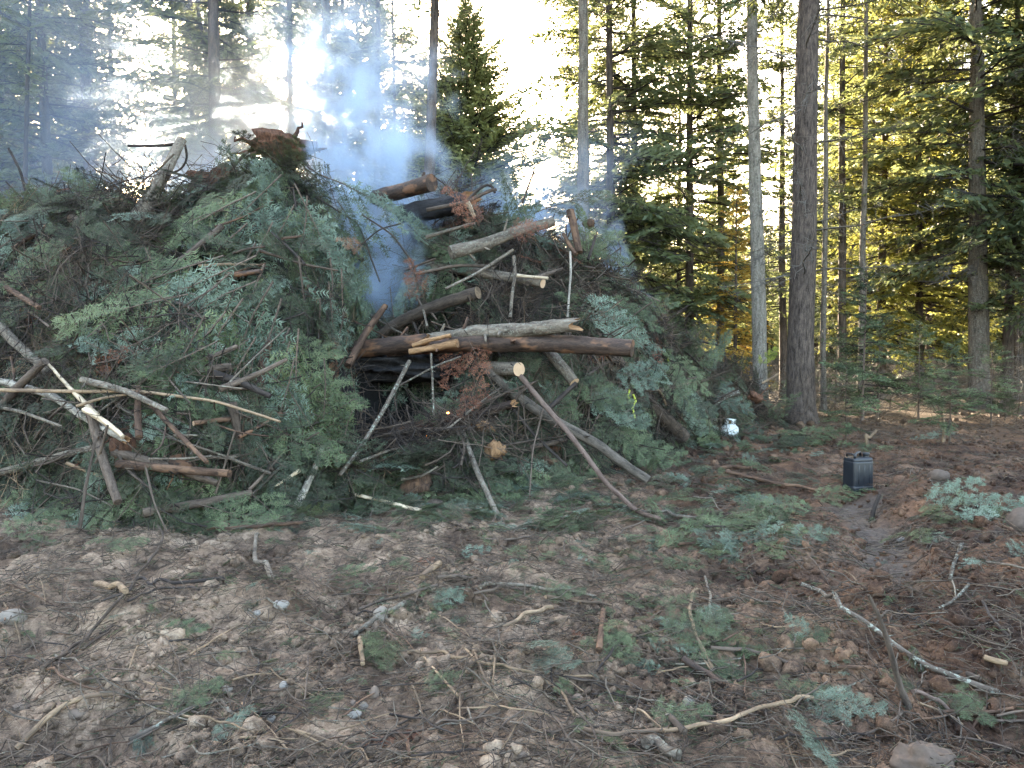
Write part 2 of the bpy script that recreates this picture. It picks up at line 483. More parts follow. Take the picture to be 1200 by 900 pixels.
M_MUD = stone_mat("muddy_rock", (.025, .017, .013), (.14, .10, .075))
M_CLAY = stone_mat("tan_clay", (.10, .065, .045), (.22, .15, .105))
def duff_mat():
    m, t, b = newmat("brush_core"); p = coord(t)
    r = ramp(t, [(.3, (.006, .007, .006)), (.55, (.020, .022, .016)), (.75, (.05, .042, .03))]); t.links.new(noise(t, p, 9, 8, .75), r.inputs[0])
    ch = N(t, "ShaderNodeAttribute", attribute_name="char_shade").outputs["Fac"]  # char in the hollow, its deep shade painted in as well
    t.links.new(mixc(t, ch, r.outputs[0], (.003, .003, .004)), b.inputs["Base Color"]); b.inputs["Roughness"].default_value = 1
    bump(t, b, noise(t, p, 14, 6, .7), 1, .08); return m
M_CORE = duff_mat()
def plain(name, col, rough=.5, spec=.5, bumpf=None, var=.0, metal=0):
    m, t, b = newmat(name); b.inputs["Base Color"].default_value = (*col, 1); b.inputs["Roughness"].default_value = rough
    b.inputs["Specular IOR Level"].default_value = spec; b.inputs["Metallic"].default_value = metal
    p = N(t, "ShaderNodeTexCoord").outputs["Object"]
    if var:
        n = noise(t, p, 9, 6, .7)
        t.links.new(mixc(t, n, tuple(c * (1 - var) for c in col), tuple(min(1, c * (1 + var) + .01) for c in col)), b.inputs["Base Color"])
        rr = N(t, "ShaderNodeMapRange"); rr.inputs[3].default_value = rough - .12; rr.inputs[4].default_value = rough + .2
        t.links.new(n, rr.inputs[0]); t.links.new(rr.outputs[0], b.inputs["Roughness"])
    return m

# ------------------------------------------------------------------ ground sheet
def axis(lo, a, b, hi, h, g):
    mid = np.arange(a, b, h)
    up = []; x = mid[-1]; d = h
    while x < hi: d *= g; x += d; up.append(x)
    dn = []; x = mid[0]; d = h
    while x > lo: d *= g; x -= d; dn.append(x)
    return np.concatenate([dn[::-1], mid, up])
gx = axis(-500, -4.4, 5.2, 500, .026, 1.035)
gy = axis(-80, 2.2, 7.0, 800, .024, 1.022)
X, Y = np.meshgrid(gx, gy)
Z = G(X, Y)
nx, ny = len(gx), len(gy)
i = np.arange(ny - 1)[:, None] * nx; j = np.arange(nx - 1)[None]
F4 = np.stack([i + j, i + j + 1, i + nx + j + 1, i + nx + j], -1).reshape(-1, 4)
wet = np.clip(track(X, Y)[0] + .8 * gauss(X, Y, 2.0, 9.2, .35, .5) + .6 * gauss(X, Y, 2.3, 5.9, .4, .5), 0, 1)
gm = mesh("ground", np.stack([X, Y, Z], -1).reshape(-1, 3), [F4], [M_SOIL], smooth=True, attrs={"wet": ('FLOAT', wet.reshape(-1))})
tag(link("ground", gm), kind="structure")

# ------------------------------------------------------------------ bough templates
def stem_bend(p, droop, sway):
    p = p.copy()
    p[:, 2] -= droop * p[:, 0] ** 2
    p[:, 1] += sway * p[:, 0] ** 2
    return p
def make_bough(seed, L=1.0, nside=15, sub=6, sp=.012, nl=.024, nw=.0035, droop=.2, sway=.1, wood=M_TWIG, need=M_NG, bare=0.0, ang=48, width=.42, sag=.35, needle_on=1.0, sublen=.22):
    r = np.random.RandomState(seed)
    segs = []                                         # (start, end, radius0, needles?)
    S0 = np.array([0, 0, 0.]); tip = np.array([L, 0, 0])
    segs.append((S0, S0 + [L * .45, 0, 0], .008 * L, False, .3)); segs.append((S0 + [L * .45, 0, 0], tip, .004 * L, True, .4))
    for k in range(nside):
        t = .10 + .86 * (k + r.rand() * .6) / nside
        for sd in (-1, 1):
            if r.rand() < .10: continue
            ln = L * width * (1 - t) ** .75 * (.65 + .5 * r.rand()) + .03 * L
            a = R(ang + r.uniform(-9, 9)) * sd
            z0 = r.uniform(-.08, .12)
            d = np.array([math.cos(a), math.sin(a), z0]); d /= np.linalg.norm(d)
            s = np.array([L * t, 0, 0]); e = s + d * ln - np.array([0, 0, sag * ln * ln / L])
            nd = t > bare
            v0 = r.uniform(0, .6); segs.append((s, e, .0028 * L, nd, v0))
            for q in range(sub):
                tt = .18 + .78 * (q + r.rand() * .5) / sub
                for s2 in (-1, 1):
                    if r.rand() < .12: continue
                    l2 = ln * sublen * (1 - tt * .75) * (.7 + .5 * r.rand()) + .02 * L
                    a2 = a + R(48 + r.uniform(-10, 10)) * s2
                    d2 = np.array([math.cos(a2), math.sin(a2), r.uniform(-.25, .15)])
                    b0 = s + (e - s) * tt
                    segs.append((b0, b0 + d2 * l2, .0014 * L, nd, v0))
    mb = MB()
    A = []; B = []; C_ = []
    for s, e, rad, nd, v0 in segs:
        n = 3
        dd = (e - s); l = np.linalg.norm(dd); dd = dd / (l + 1e-9)
        u = np.cross(dd, [0, 0, 1.]); u /= np.linalg.norm(u) + 1e-9; w2 = np.cross(u, dd)
        k = 3 if l > .3 * L else 2
        Ps = np.linspace(s, e, k)
        ring = np.array([[math.cos(q), math.sin(q)] for q in (0.5, 2.6, 4.7)])
        rads = np.linspace(rad, rad * .45, k)
        V = (Ps[:, None] + rads[:, None, None] * (ring[None, :, :1] * u + ring[None, :, 1:] * w2)).reshape(-1, 3)
        f = []
        for a_ in range(k - 1):
            for c_ in range(3): f.append((a_ * 3 + c_, a_ * 3 + (c_ + 1) % 3, a_ * 3 + 3 + (c_ + 1) % 3, a_ * 3 + 3 + c_))
        mb.add(stem_bend(V, droop, sway), F4=f, mi=0)
        if nd and l > .005:
            m = max(2, int(l / sp)); tt = (np.arange(m) + r.rand(m) * .8) / m
            A.append(s + np.outer(tt, e - s)); B.append(np.repeat(dd[None], m, 0)); C_.append(np.full(m, v0 + r.uniform(-.08, .08)) + .30 * tt + .12 * r.rand(m))
    A = np.concatenate(A); B = np.concatenate(B); C_ = np.concatenate(C_)
    V = []; VR = []
    Uu = np.cross(B, [0, 0, 1.]); Uu /= np.linalg.norm(Uu, axis=1)[:, None] + 1e-9
    Ww = np.cross(Uu, B)
    for sd in (-1, 1):
        m = len(A)
        keep = r.rand(m) < needle_on
        a_ = R(52) + r.uniform(-.25, .25, m)
        z = r.uniform(-.35, .55, m)
        d = B * np.cos(a_)[:, None] + Uu * (sd * np.sin(a_))[:, None] + Ww * z[:, None]
        d /= np.linalg.norm(d, axis=1)[:, None]
        ln = nl * r.uniform(.7, 1.15, m)[:, None]
        side = np.cross(d, Ww + Uu * r.uniform(-.6, .6, m)[:, None]); side /= np.linalg.norm(side, axis=1)[:, None] + 1e-9
        side = side * nw * .5
        V.append(np.stack([A - side, A + side, A + d * ln + side * .25], 1)[keep]); VR.append(np.repeat(C_[keep], 3))
    V = np.concatenate(V).reshape(-1, 3)
    f3 = np.arange(len(V)).reshape(-1, 3)
    mb.add(stem_bend(V, droop, sway), F3=f3, mi=1, var=np.concatenate(VR))
    return mb.build("bough", [wood, need])

BOUGH = {}
for k, (mat, col) in {"green": (M_NG, 0), "blue": (M_NB, 1), "dark": (M_ND, 2), "pale": (M_NP, 3), "red": (M_NR, 4), "yellow": (M_NY, 5)}.items():
    BOUGH[k] = [make_bough(100 * col + q, 1.0, 8 + q, 5, .017, .042, .0085, droop=.12 + .13 * q, sway=(-.15, .12, .2)[q], need=mat,
                           needle_on=.55 if k == "red" else 1.0) for q in range(3 if k != "yellow" else 1)]
FINE = {k: make_bough(900 + n_, .5, 12, 5, .0070, .025, .0024, sublen=.26, needle_on=.85, droop=.35, sway=.25, need=m_) for n_, (k, m_) in enumerate({"green": M_NG, "pale": M_NP, "blue": M_NB, "red": M_NR}.items())}

DROOP = {k: [make_bough(700 + 10 * n_ + q, 1.0, 9 + q, 5, .017, .042, .0085, droop=.35 + .2 * q, sway=(-.2, .2)[q], need=m_, sag=1.5, ang=38, width=.5) for q in range(2)]
         for n_, (k, m_) in enumerate({"green": M_NG, "blue": M_NB, "pale": M_NP, "dark": M_ND}.items())}
def frame_from(dirv, nrm):
    x = np.asarray(dirv, float); x = x / np.linalg.norm(x)
    z = np.asarray(nrm, float); z = z - x * np.dot(x, z); z /= np.linalg.norm(z) + 1e-9
    y = np.cross(z, x)
    return Matrix(((x[0], y[0], z[0]), (x[1], y[1], z[1]), (x[2], y[2], z[2])))
def snorm(x, y, e=.12, f=S):
    dx = (f(x + e, y) - f(x - e, y)) / (2 * e); dy = (f(x, y + e) - f(x, y - e)) / (2 * e)
    n = np.array([-float(dx), -float(dy), 1.0]); return n / np.linalg.norm(n)

# ------------------------------------------------------------------ instanced stuff (geometry nodes)
def scatter(name, pts, rots, scls, idx, protos, label=None):
    me = bpy.data.meshes.new(name + "_points")
    me.vertices.add(len(pts)); me.vertices.foreach_set("co", np.asarray(pts, np.float32).ravel())
    for nm, typ, dat, key in (("rot", 'FLOAT_VECTOR', rots, "vector"), ("scl", 'FLOAT', scls, "value"), ("idx", 'INT', idx, "value")):
        a = me.attributes.new(nm, typ, 'POINT'); a.data.foreach_set(key, np.asarray(dat).ravel().astype(np.int32 if typ == 'INT' else np.float32))
    ng = bpy.data.node_groups.new(name + "_scatter", 'GeometryNodeTree')
    ng.interface.new_socket("Geometry", in_out='INPUT', socket_type='NodeSocketGeometry')
    ng.interface.new_socket("Geometry", in_out='OUTPUT', socket_type='NodeSocketGeometry')
    gi = ng.nodes.new("NodeGroupInput"); go = ng.nodes.new("NodeGroupOutput")
    iop = ng.nodes.new("GeometryNodeInstanceOnPoints")
    g2i = ng.nodes.new("GeometryNodeGeometryToInstance")
    for p in protos[::-1]:
        oi = ng.nodes.new("GeometryNodeObjectInfo"); oi.inputs["Object"].default_value = p
        oi.inputs["As Instance"].default_value = True
        ng.links.new(oi.outputs["Geometry"], g2i.inputs[0])
    ng.links.new(gi.outputs[0], iop.inputs["Points"])
    ng.links.new(g2i.outputs[0], iop.inputs["Instance"])
    iop.inputs["Pick Instance"].default_value = True
    def na(nm, typ):
        n = ng.nodes.new("GeometryNodeInputNamedAttribute"); n.data_type = typ; n.inputs["Name"].default_value = nm
        return n.outputs[0]
    e2r = ng.nodes.new("FunctionNodeEulerToRotation")
    ng.links.new(na("rot", 'FLOAT_VECTOR'), e2r.inputs[0]); ng.links.new(e2r.outputs[0], iop.inputs["Rotation"])
    ng.links.new(na("scl", 'FLOAT'), iop.inputs["Scale"]); ng.links.new(na("idx", 'INT'), iop.inputs["Instance Index"])
    ng.links.new(iop.outputs[0], go.inputs[0])
    o = link(name, me)
    md = o.modifiers.new("scatter", 'NODES'); md.node_group = ng
    tag(o, label, kind="stuff")
    return o
def proto(me): return bpy.data.objects.new("prototype", me)

# ------------------------------------------------------------------ brush heap: core, twigs, boughs
hx = np.arange(-13, 7.2, .085); hy = np.arange(6.2, 17.4, .085)
X, Y = np.meshgrid(hx, hy); Hh = heap(X, Y)
Z = G(X, Y) + Hh - .18 + .0 * X
Z = Z + np.clip(Hh, 0, 1) * (.07 * n2(X * 9, Y * 9) + .05 * n2(X * 19, Y * 19))
nx, ny = len(hx), len(hy)
i = np.arange(ny - 1)[:, None] * nx; j = np.arange(nx - 1)[None]
F4 = np.stack([i + j, i + j + 1, i + nx + j + 1, i + nx + j], -1).reshape(-1, 4)
use = Hh.reshape(-1)[F4].max(1) > .04
cm = mesh("brush_heap", np.stack([X, Y, Z], -1).reshape(-1, 3), [F4[use]], [M_CORE], smooth=True, attrs={"char_shade": ('FLOAT', np.clip(1.6 * np.exp(-((((600 + 906 * X / Y) - 462) / 95.0) ** 2)) * np.exp(-(((Y - 9.7) / 1.7) ** 2)), 0, 1).reshape(-1))})  # near-black mask: charring plus painted shade of the hollow
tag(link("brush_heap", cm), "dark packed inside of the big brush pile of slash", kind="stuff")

def front_points(n, seed, tmin=.0, tmax=1.15, pmin=-260, pmax=905, hmin=.12):
    r = np.random.RandomState(seed); out = []
    while len(out) < n:
        px = r.uniform(pmin, pmax, 4000); yc, _ = crest(px); yf = foot(px)
        y = yf + (yc - yf) * r.uniform(tmin, tmax, 4000)
        x = (px - 600) / 906 * y
        ok = heap(x, y) > hmin
        out += list(np.stack([x, y, px], 1)[ok])
    return np.array(out[:n])

def in_cave(px, py): return ((px - 462) / 82.0) ** 2 + ((py - 468) / 60.0) ** 2 < 1
def topix(p):
    v = np.asarray(p) - CAM
    dz = v @ FWD
    return 600 + 906 * (v @ RGT) / dz, 450 - 906 * (v @ UP) / dz

def bough_pose(x, y, r, up=.10, spread=1.0):
    n = snorm(x, y, .25)
    a = r.uniform(0, 2 * math.pi)
    down = np.array([0, -1, 0]) + np.array([math.cos(a), math.sin(a), 0]) * spread
    down = down + np.array([0, 0, r.uniform(-.5, .15)])
    d = down - n * np.dot(down, n)
    d = d / (np.linalg.norm(d) + 1e-6) + n * r.uniform(-.05, .35)
    nn = n + r.normal(0, .35, 3)
    return frame_from(d, nn), n

protos_pile = [proto(m_) for k in ("green", "dark", "blue", "red") for m_ in BOUGH[k]]
pts = front_points(1750, 5); r = np.random.RandomState(9)
P = []; Ro = []; Sc = []; Id = []
for x, y, px in pts:
    z = float(S(x, y)) + r.uniform(-.12, .05)
    pp = topix((x, y, z))
    if in_cave(*pp) and r.rand() < .93: continue
    Mx, n = bough_pose(x, y, r)
    sc = r.uniform(.5, 1.05)
    P.append((x, y, z)); Ro.append(Mx.to_euler()[:]); Sc.append(sc)
    k = r.choice(12, p=np.array([2, 2, 2, 6, 6, 6, .9, .9, .9, .5, .5, .5]) / 28.2)
    Id.append(k)
scatter("brush_foliage", P, Ro, Sc, Id, protos_pile, "tangled fir boughs and slash filling the burn pile")

# twig clumps
def tangle(seed, n, size, l0, l1, rad, mat, curve=.35, flat=.5):
    r = np.random.RandomState(seed); mb = MB()
    for _ in range(n):
        c = r.uniform(-size, size, 3) * [1, 1, flat]
        d = r.normal(0, 1, 3) * [1, 1, .45]; d /= np.linalg.norm(d)
        L = r.uniform(l0, l1); b = r.normal(0, curve, 3)
        t = np.linspace(-.5, .5, 6)[:, None]
        Pp = c + d * L * t + b * L * (t * t - .1) + r.normal(0, .012 * L, (6, 3))
        ra = rad * r.uniform(.5, 1.5)
        V, f3, f4, ax = tube(Pp, np.linspace(ra, ra * .3, 6), 3, False)
        mb.add(V, None, f4, ax)
        if r.rand() < .6:                               # side shoot
            s = Pp[3]; d2 = d + r.normal(0, .7, 3); d2 /= np.linalg.norm(d2)
            Q = s + d2 * L * .35 * np.linspace(0, 1, 4)[:, None] + r.normal(0, .01 * L, (4, 3))
            V, f3, f4, ax = tube(Q, np.linspace(ra * .6, ra * .2, 4), 3, False); mb.add(V, None, f4, ax)
    return mb.build("twigs", [mat])
tg = [proto(tangle(1, 34, .4, .4, 1.2, .0055, M_TWIG)), proto(tangle(2, 34, .4, .4, 1.2, .0055, M_TWIGD)), proto(tangle(3, 26, .45, .5, 1.5, .009, M_TWIG)), proto(tangle(4, 40, .35, .3, .8, .004, M_TAN))]
pts = front_points(980, 21); r = np.random.RandomState(3)
P = []; Ro = []; Sc = []; Id = []
for x, y, px in pts:
    n = snorm(x, y, .25); z = float(S(x, y)) + r.uniform(-.05, .10)
    qx, qy = topix((x, y, z))
    if in_cave(qx, qy) and r.rand() < .72: continue
    if qx < 235 and r.rand() < (.62 if qy < 430 else .3): continue
    if ((qx - 310) / 115.0) ** 2 + ((qy - 320) / 135.0) ** 2 < 1 and r.rand() < .75: continue
    d = np.cross(n, r.normal(0, 1, 3))
    P.append((x, y, z)); Ro.append(frame_from(d, n).to_euler()[:]); Sc.append(r.uniform(.6, 1.25)); Id.append(r.choice(4, p=[.38, .38, .16, .08]))
# the left shoulder is a mat of bare twigs
for _ in range(16):
    px, py = r.uniform(-20, 200), r.uniform(255, 400)
    dd = hit(px, py); p = at(px, py, dd)
    if p[2] > float(S(p[0], p[1])) + .5: continue
    n = snorm(p[0], p[1], .25)
    P.append(tuple(p - ray(px, py) * .1)); Ro.append(frame_from(np.cross(n, r.normal(0, 1, 3)), n).to_euler()[:]); Sc.append(r.uniform(.7, 1.3)); Id.append(r.choice(3))
scatter("brush_twigs", P, Ro, Sc, Id, tg, "bare tangled twigs all through the burn pile")

# individual boughs: the ones that show largest
LM = [(330,172,"the uprooted root mass"),(255,212,"the rotten red-brown root mass"),(190,205,"the jutting grey trunk"),(92,262,"the clod of roots on the near crest"),(30,225,"the dark bare branches"),
 (490,218,"the log on the smoky crest"),(530,240,"the charred trunk"),(575,265,"the dead red bough"),(600,273,"the long leaning grey log"),(673,268,"the orange-topped stub"),(440,300,"the smoke column"),
 (620,328,"the sawn grey log"),(510,360,"the slanting grey-brown log"),(600,385,"the orange-splintered log"),(700,403,"the long dark wet log"),(500,402,"the split orange wood"),(763,379,"the pink sawn face"),
 (655,425,"the leaning grey log"),(742,475,"the yellow ribbon"),(780,490,"the leaning brown log"),(740,460,"the level grey log"),(585,432,"the mossy log end"),(520,490,"the half-burnt log"),(450,480,"the lichen-crusted stick"),
 (670,500,"the smoke-grey log"),(720,575,"the pinkish branch"),(580,528,"the rotten orange stump"),(487,570,"the weathered wood chunk"),(362,560,"the pale birch-like stick"),(203,502,"the round sawn end"),
 (280,490,"the orange-brown stick"),(163,480,"the upright dark stub"),(150,535,"the torn root ball"),(85,455,"the white splinter"),(50,463,"the split grey log"),(60,540,"the smooth low log"),(30,405,"the high grey-brown log"),
 (250,468,"the level tan pole"),(260,545,"the thin grey stick"),(857,500,"the white gas cylinder"),(850,464,"the arched pale root"),(885,440,"the yellow bush"),(815,400,"the dark branch on the far slope"),(455,590,"the pale split stick"),
 (140,430,"the bare twigs above the pole"),(300,623,"the reddish stick in the litter"),(360,390,"the hanging greens of the fir top"),(290,290,"the fir top"),(120,340,"the twiggy near shoulder")]
_used = {}
def relation(px, py, marks):
    L_ = sorted(marks, key=lambda q: math.hypot(q[0] - px, (q[1] - py) * 1.2))
    out = []
    for lx, ly, nm in L_[:4]:
        dx, dy = px - lx, py - ly; d_ = math.hypot(dx, dy)
        if d_ < 16: rel = "right at"
        elif abs(dy) > abs(dx): rel = ("just above " if d_ < 45 else "well above ").strip() if dy < 0 else ("just below" if d_ < 45 else "well below")
        else: rel = "close beside" if d_ < 45 else "some way beside"
        out.append(rel + " " + nm)
    return out
def uniq(head, px, py, marks, tail=""):
    for q in relation(px, py, marks):
        for tl in ((tail, "") if tail else ("",)):
            lab = head + " " + q + (", " + tl if tl else "")
            if len(lab.split()) > 16: continue
            if lab not in _used: _used[lab] = 1; return lab
    return lab
def tipword(an):
    an = (an + 360) % 360
    return "tip hanging down" if 240 < an < 300 else ("tip level" if an < 25 or an > 335 or 155 < an < 205 else ("tip slanting down" if 205 <= an <= 335 else "tip raised"))
def put_bough(px, py, sc, ang, kind, label, group, off=.12, var=0, facing=.55, me=None, name="fir_bough", dist=None, z=None):
    """ang: direction of the tip in the picture plane, degrees, 0 = +X, -90 = down"""
    d = dist if dist is not None else hit(px, py)
    p = at(px, py, d - off)
    n = snorm(p[0], p[1], .3)
    n = n * (1 - facing) + np.array([0, -1, .25]) * facing
    dv = np.array([math.cos(R(ang)), -.35, math.sin(R(ang))])
    if z is not None: p[2] = z
    o = link(name, me or BOUGH[kind][var % len(BOUGH[kind])])
    o.matrix_world = Matrix.Translation(p) @ frame_from(dv, n).to_4x4() @ Matrix.Scale(sc, 4)
    tag(o, label, "fir bough", group)
    return o
HEAPG = "fir boughs thrown on the burn pile"
big = [ # px, py, scale, angle, kind
 (330,205,1.5,-130,"blue"),(345,215,1.4,-60,"blue"),(300,225,1.5,-150,"green"),(290,262,1.6,-140,"green"),(360,230,1.3,-85,"green"),
 (300,285,1.7,-120,"blue"),(262,300,1.6,-160,"green"),(255,335,1.5,-150,"blue"),(310,310,1.8,-105,"blue"),(350,300,1.7,-80,"blue"),
 (385,290,1.6,-75,"dark"),(400,315,1.5,-85,"green"),(330,350,1.5,-100,"blue"),(285,350,1.4,-125,"green"),(240,370,1.3,-110,"green"),
 (375,350,1.6,-88,"blue"),(405,360,1.4,-95,"dark"),(350,385,1.3,-92,"green"),(340,400,1.2,-100,"pale"),(375,205,1.3,-20,"blue"),
 (395,235,1.1,-50,"green"),(270,245,1.1,-170,"green"),(320,260,1.4,-110,"pale"),(365,265,1.2,-60,"blue"),(220,345,1.2,-165,"green"),
 (270,320,1.4,-140,"pale"),(300,300,1.5,-150,"blue"),(320,330,1.5,-120,"pale"),(345,240,1.3,-110,"blue"),(385,330,1.3,-80,"blue"),(310,365,1.4,-110,"blue"),(265,365,1.2,-130,"blue"),(345,420,1.1,-95,"blue"),(300,395,1.2,-120,"dark"),(255,400,1.1,-150,"dark"),(300,330,1.3,-160,"pale"),(380,420,1.1,-80,"green")]
tone = {"blue": "blue-green", "green": "mid green", "dark": "dark green", "pale": "pale glaucous", "red": "rust red", "yellow": "yellow-green"}
for q, (px, py, sc, an, kd) in enumerate(big):
    sc *= 1.15
    put_bough(px, py, sc, an, kd, uniq(f"large {tone[kd]} bough of the fir top,", px + sc * 40 * math.cos(R(an)), py - sc * 40 * math.sin(R(an)), LM, tipword(an)), "drooping boughs of the big fir top", off=.55 + .35 * RS.rand(), var=q, me=DROOP[kd][q % 2], dist=min(hit(px, py), 11.0))
spots = [(25,278,.9,-150,"pale"),(60,350,1.1,-60,"green"),(85,372,1.0,-100,"green"),(130,390,.8,-20,"pale"),(150,350,1.1,-120,"dark"),(165,320,.9,-60,"green"),
 (20,320,1.0,-140,"dark"),(110,420,.9,-100,"green"),(195,430,1.0,-60,"green"),(240,440,1.0,-120,"green"),(265,455,.9,-70,"dark"),(215,510,1.0,-80,"green"),
 (255,545,.9,-120,"green"),(305,520,.9,-60,"dark"),(145,495,.55,-10,"pale"),(290,575,.8,-30,"green"),(230,590,.8,-10,"green"),(390,490,.9,-80,"dark"),
 (400,540,1.0,-60,"dark"),(440,545,.9,-110,"green"),(360,560,.9,-100,"dark"),(520,540,.8,-80,"dark"),(545,560,.9,-30,"green"),(600,500,1.0,-100,"dark"),
 (640,430,1.0,-60,"green"),(700,430,1.1,-80,"dark"),(665,345,1.2,-30,"blue"),(690,355,1.1,-10,"green"),(640,365,1.1,-60,"blue"),(720,360,1.1,-70,"green"),
 (600,300,1.1,-40,"green"),(640,280,1.3,-10,"green"),(670,300,1.2,-60,"green"),(625,250,1.2,20,"dark"),(590,255,1.2,60,"dark"),(700,320,1.2,-70,"dark"),
 (760,420,1.1,-40,"green"),(800,420,1.0,-90,"dark"),(790,445,1.0,-60,"blue"),(840,445,1.0,-80,"green"),(850,470,.9,-120,"blue"),(820,480,1.0,-100,"dark"),
 (720,500,1.0,-30,"green"),(690,480,1.0,-90,"dark"),(745,520,.9,-20,"green"),(680,520,.9,-80,"green"),(640,520,.9,-90,"dark"),(685,455,.9,-30,"blue"),
 (705,345,1.1,-60,"green"),(735,385,1.0,-50,"blue"),(755,395,1.1,-100,"green"),(775,415,1.0,-30,"green"),(815,435,1.0,-70,"green"),(690,320,1.1,-20,"green"),(830,455,.9,-20,"blue"),(770,440,1.0,-110,"blue"),(805,470,1.0,-60,"green"),(860,455,.9,-60,"green"),(880,455,.8,-70,"yellow"),(888,432,.6,60,"yellow"),(872,480,.9,-90,"green"),(775,460,.9,-20,"dark"),(560,480,1.0,-90,"dark"),(610,540,.9,-60,"green")]
where = [(260, 330, "the upper slope"), (330, 430, "the middle slope"), (430, 520, "the lower slope"), (520, 640, "the foot")]
spots += [(15,345,1.1,-100,'green'),(45,300,1.1,-60,'green'),(75,300,1.0,-120,'dark'),(100,330,1.2,-80,'green'),(130,310,1.1,-100,'blue'),(120,365,1.1,-70,'green'),(150,395,1.0,-110,'green'),(180,370,1.1,-60,'blue'),(190,400,1.0,-90,'green'),(40,400,1.0,-80,'dark'),(80,420,1.0,-110,'green'),(10,430,1.0,-60,'green'),(170,290,1.1,-60,'green'),(200,300,1.1,-100,'green')]
for q, (px, py, sc, an, kd) in enumerate(spots):
    zone = next((n_ for a_, b_, n_ in where if a_ <= py < b_), "the crest")
    side = "left end" if px < 200 else ("middle" if px < 560 else ("log side" if px < 760 else "far end"))
    put_bough(px, py, sc, an, kd, uniq(f"{tone[kd]} bough", px, py, LM, tipword(an)), HEAPG + f", {tone[kd]} on {zone}, {side}", off=.28, var=q)
r = np.random.RandomState(77)
cnt = 0
while cnt < 130:
    px, py = r.uniform(0, 880), r.uniform(200, 620)
    if in_cave(px, py): continue
    d = hit(px, py, default=-1)
    if d < 3 or d > 16: continue
    p = at(px, py, d)
    if heap(p[0], p[1]) < .12: continue
    kd = ("green", "dark", "blue", "dark", "green")[r.randint(5)]
    zone = next((n_ for a_, b_, n_ in where if a_ <= py < b_), "the crest")
    side = "left end" if px < 200 else ("middle" if px < 560 else ("log side" if px < 760 else "far end"))
    an = r.uniform(-170, -10)
    put_bough(px, py, r.uniform(.5, .95), an, kd, uniq(f"small {tone[kd]} bough", px, py, LM, tipword(an)), HEAPG + f", small {tone[kd]} on {zone}, {side}", off=r.uniform(.05, .25), var=cnt)
    cnt += 1
for px, py, sc, an, lab in ((575,262,.75,150,"dead rust-red bough on top of the pile behind the sawn grey log"),(590,275,.6,20,"dead rust-red spray reaching over the leaning grey log"),
    (540,392,.7,-100,"dead rust-red bough hanging across the splintered log"),(550,400,.6,-60,"dead rust-red spray dangling below the splintered log"),
    (500,355,.6,120,"dead rust-red sprig beside the smoke column"),(565,440,.55,-110,"dead rust-red sprig under the pile's longest log"),
    (430,290,.4,170,"faded red sprig on bare twigs in the smoke"),(700,745,.22,-90,None)):
    if lab: put_bough(px, py, sc, an, "red", lab, None, off=.75, dist=min(hit(px, py), 10.6))

r = np.random.RandomState(1212)
for q in range(46):
    px = r.uniform(0, 860); py = float(np.interp(px, SX, SY)) + r.uniform(-2, 26)
    kd = ("green", "dark", "blue", "green")[r.randint(4)]; an = r.uniform(15, 165)
    if 400 < px < 470: continue
    d = float(crest(px)[0]) - r.uniform(.1, .8)
    put_bough(px, py, r.uniform(.55, 1.0), an, kd, uniq(f"{tone[kd]} bough on the crest", px, py - 20, LM, tipword(an)), "fir boughs sticking up from the crest", off=0, var=q, dist=d, facing=.3)
# ------------------------------------------------------------------ logs and sticks
def poly(pts, off=.0, ends=None, surf=S, clear=1.0, rad=.02):
    """picture polyline -> 3-D polyline lying on heap or ground (or between given depths)"""
    n = len(pts)
    h = [hit(px, py, surf) for px, py in pts]
    L = np.concatenate([[0], np.cumsum([math.hypot(pts[k + 1][0] - pts[k][0], pts[k + 1][1] - pts[k][1]) for k in range(n - 1)])])
    t = L / L[-1]
    if ends: a, b = ends
    else: a, b = h[0] - off, h[-1] - off
    d = a + (b - a) * t
    if not ends and clear:
        need = max(0.0, max(d[k] - (h[k] - rad - off * .5) for k in range(n)))
        d = d - need * clear
    return np.array([at(px, py, dd) for (px, py), dd in zip(pts, d)])

